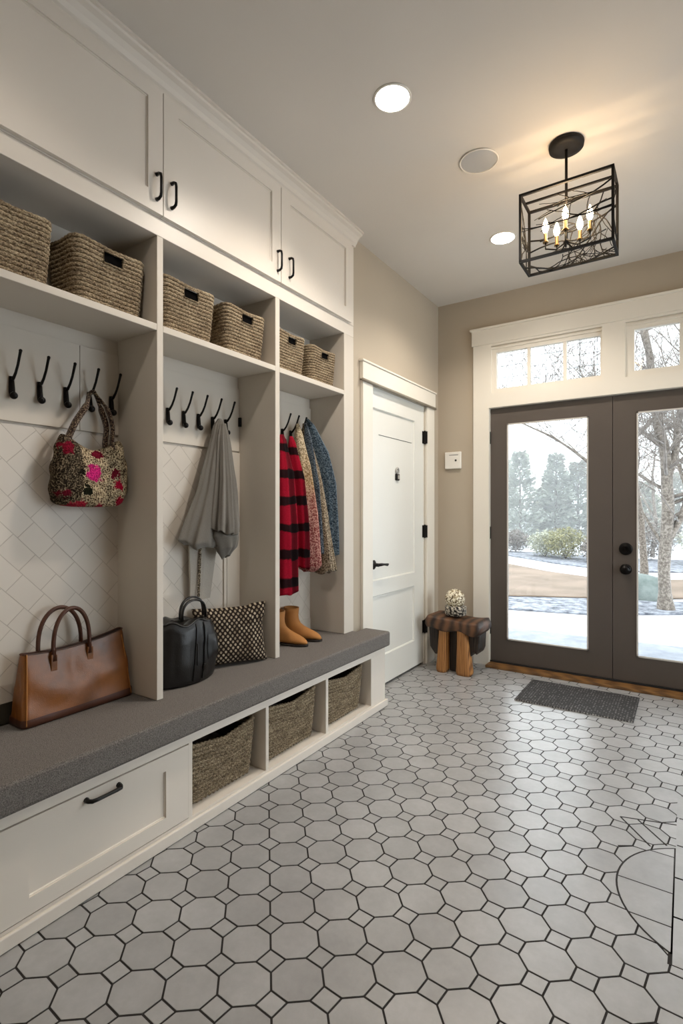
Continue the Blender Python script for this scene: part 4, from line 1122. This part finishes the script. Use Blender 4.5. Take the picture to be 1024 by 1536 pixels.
def branch(m, p, d, L, r, dep, rnd, up=.12):
    n = 5; pts = [p.copy()]; q = p.copy(); dd = d.normalized()
    for k in range(n):
        dd = (dd+Vector((rnd.uniform(-.16,.16), rnd.uniform(-.16,.16), rnd.uniform(-.1,.14)+up*.3))).normalized()
        q = q+dd*L/n; pts.append(q.copy())
        if dep > 0 and k >= 1:
            for _ in range(1 if rnd.random() < .75 else 2):
                ax = Vector((rnd.uniform(-1,1), rnd.uniform(-1,1), rnd.uniform(-.3,.6))).normalized()
                branch(m, q, (dd*.75+ax*.8), L*rnd.uniform(.45,.7), r*(1-.55*k/n)*.5, dep-1, rnd, up)
    m.tube(pts, [max(.002, r*(1-.6*k/n)) for k in range(n+1)], 7 if r > .03 else 4)
def baretree(loc, lb, trunks, seed, grp='bare trees in the yard'):
    rnd = random.Random(seed); t = thing('bare_tree', loc, lb, 'tree', grp)
    tm = MB(); bm_ = MB()
    for pts, rr in trunks:
        rr = [q*.78 for q in rr]
        sp = []; sr = []
        for a, b, ra, rb in zip(pts[:-1], pts[1:], rr[:-1], rr[1:]):
            for k in range(5):
                f = k/5; v = Vector(a).lerp(Vector(b), f)
                sp.append(v+Vector((noise.noise(v*2.3), noise.noise(v*2.3+Vector((9,9,9))), 0))*.03); sr.append((ra+(rb-ra)*f)*(1+.08*noise.noise(v*6)))
        sp.append(Vector(pts[-1])); sr.append(rr[-1])
        tm.tube(sp, sr, 14)
        for i in range(3, len(sp)):
            if sp[i].z > 1.0 and rnd.random() < .6:
                ang = rnd.random()*2*PI
                branch(bm_, sp[i], Vector((math.cos(ang), math.sin(ang), rnd.uniform(.2,.9))), rnd.uniform(.9,1.6), sr[i]*.35, 3, rnd)
    obj('trunk', tm, M['treebark'], t, smooth=True, fix=False)
    obj('branches', bm_, M['twig'], t, smooth=True, fix=False)
baretree((-.23,8.8,-.17), 'large bare tree with forked trunk seen through the right door glass', [
    ([(-.23,8.8,-.2),(-.25,8.8,.1),(-.26,8.8,.7),(-.24,8.8,1.25),(-.24,8.8,1.75),(-.30,8.8,2.3),(-.40,8.8,2.9),(-.5,8.85,3.9),(-.55,8.9,5.2)], [.16,.11,.10,.105,.10,.085,.075,.055,.03]),
    ([(-.24,8.8,1.65),(-.15,8.82,2.1),(-.08,8.85,2.7),(.02,8.9,3.6),(.1,9,4.8)], [.06,.06,.055,.045,.02]),
    ([(-.25,8.8,.75),(-.1,8.82,1.1),(.02,8.85,1.6),(.1,8.9,2.3),(.2,8.95,3.3)], [.05,.05,.045,.04,.02]),
    ([(-.25,8.8,.7),(-.42,8.78,1.0),(-.58,8.75,1.35)], [.035,.03,.015]),
    ([(-.40,8.8,2.6),(-.75,8.55,2.15),(-1.05,8.4,1.98),(-1.18,8.25,1.97),(-1.36,8.12,2.13),(-1.6,7.95,2.33),(-1.92,7.75,2.50),(-2.2,7.6,2.62)], [.04,.035,.035,.034,.024,.02,.014,.008])], 31)
baretree((-.74,12.6,-.17), 'slimmer bare tree behind the green rock in the right door glass', [
    ([(-.74,12.6,-.2),(-.76,12.6,.4),(-.80,12.6,1.2),(-.95,12.6,2.2),(-1.0,12.6,3.6)], [.12,.09,.08,.06,.02])], 33)
baretree((.35,11.5,-.17), 'bare tree at the right edge of the picture behind the glass', [
    ([(.12,11.5,-.2),(.10,11.5,.8),(.02,11.5,1.8),(.08,11.5,2.8),(.15,11.5,4.4)], [.12,.09,.08,.06,.02]),
    ([(.02,11.5,1.6),(-.15,11.5,2.2),(-.22,11.6,3.2)], [.05,.04,.02])], 35)
for k, (x, y) in enumerate(((-.9,19),(.5,20),(-1.9,21),(-7.5,22.5))):
    baretree((x,y,-.17), ['thin bare tree far behind the large forked tree','thin bare tree far off at the right edge','thin bare tree hidden behind the middle door seam','thin bare tree at the left of the door glass'][k],
             [([(x,y,-.2),(x+.1,y,1),(x,y,2.2),(x+.1,y,3.4)], [.09,.07,.05,.02]), ([(x+.05,y,1.1),(x-.4,y,2),(x-.6,y,3)], [.05,.035,.015])], 50+k, 'thin bare trees in the distance')
def bush(loc, r, lb, mat, seed, n=2600, sz=.09):
    x, y, z = loc; rnd = random.Random(seed); t = thing('shrub', loc, lb, 'shrub')
    m = MB()
    for k in range(7):
        a = 2*PI*k/7; m.tube([(x,y,z), (x+.4*r*math.cos(a), y+.4*r*math.sin(a), z+.8*r)], [.012,.005], 5)
    obj('stems', m, M['treebark'], t)
    m = MB(); leafcloud(m, (x,y,z+r*.75), r, r, r*.72, n, sz, rnd); obj('foliage', m, mat, t, fix=False)
bush((-3.0,16.6,-.15), .62, 'round yellow green shrub on the bed beyond the dry lawn', M['yellowleaf'], 5)
bush((-3.7,17.2,-.15), .55, 'low olive shrub left of the yellow green shrub', M['needle2'], 6)
bush((-2.0,15.9,-.15), .5, 'low grey twiggy shrub right of the yellow green shrub', M['twig'], 7, 2200)
bush((-5.0,18.6,-.15), .5, 'low dark shrub near the left edge of the door glass', M['twig'], 8, 2200)
bush((-1.0,17.6,-.15), .9, 'pale brown twiggy shrub behind the large bare tree', M['twig'], 9, 3000)
bush((.6,16.5,-.15), .8, 'green twiggy shrub at the right edge of the door glass', M['needle2'], 10, 3000)
m = MB(); m.sphere((-.60,9.7,-.12), .30, (1.1,.9,1.25), 26, 16)
m.v = [tuple(Vector(v)+Vector((1,1,.6))*noise.noise(Vector(v)*4)*.06) for v in m.v]
tag(obj('garden_rock', m, M['rock'], None, loc=(-.6,9.7,-.15), smooth=True), 'rounded green grey rock beside the foot of the large bare tree', 'rock')
hz = bpy.data.materials.new('winter_haze'); hz.use_nodes = True; nt = hz.node_tree; nt.nodes.remove(nt.nodes['Principled BSDF'])
vs0 = nt.nodes.new('ShaderNodeVolumeScatter'); vs0.inputs['Density'].default_value = .022; vs0.inputs['Color'].default_value = (.97,.98,1,1)
nt.links.new(vs0.outputs[0], nt.nodes['Material Output'].inputs['Volume'])
hb = struct('haze', MB().box(-30, 20, 13.5, 44, -.6, 14), hz); hb['kind'] = 'stuff'; tag(hb, 'thin pale winter haze between the trees beyond the lawn', 'haze')
# distant wooded rise
m = MB(); vs = []
for j in range(9):
    for i in range(61):
        x = -60+120*i/60; y = 46+5*j; z = -.3+ (1-abs(j-4)/4)*1.8+noise.noise(Vector((x*.25, j*.5, 3)))*.8
        vs.append((x, y, z if 0 < j < 8 else -1))
m.add(vs, [(j*61+i, j*61+i+1, (j+1)*61+i+1, (j+1)*61+i) for j in range(8) for i in range(60)])
struct('distant_hill', m, ground('distant_woods', (120,128,122), (170,176,172), .8), smooth=True)

# ------------------------------------------------------------------ world and render look
w = bpy.data.worlds.new('world'); bpy.context.scene.world = w; w.use_nodes = True
bg = w.node_tree.nodes['Background']; bg.inputs[0].default_value = (.90, .95, 1, 1); bg.inputs[1].default_value = 4.6
vs_ = bpy.context.scene.view_settings
vs_.view_transform = 'Standard'; vs_.look = 'None'; vs_.gamma = 1; vs_.exposure = 0.22; vs_.use_curve_mapping = False
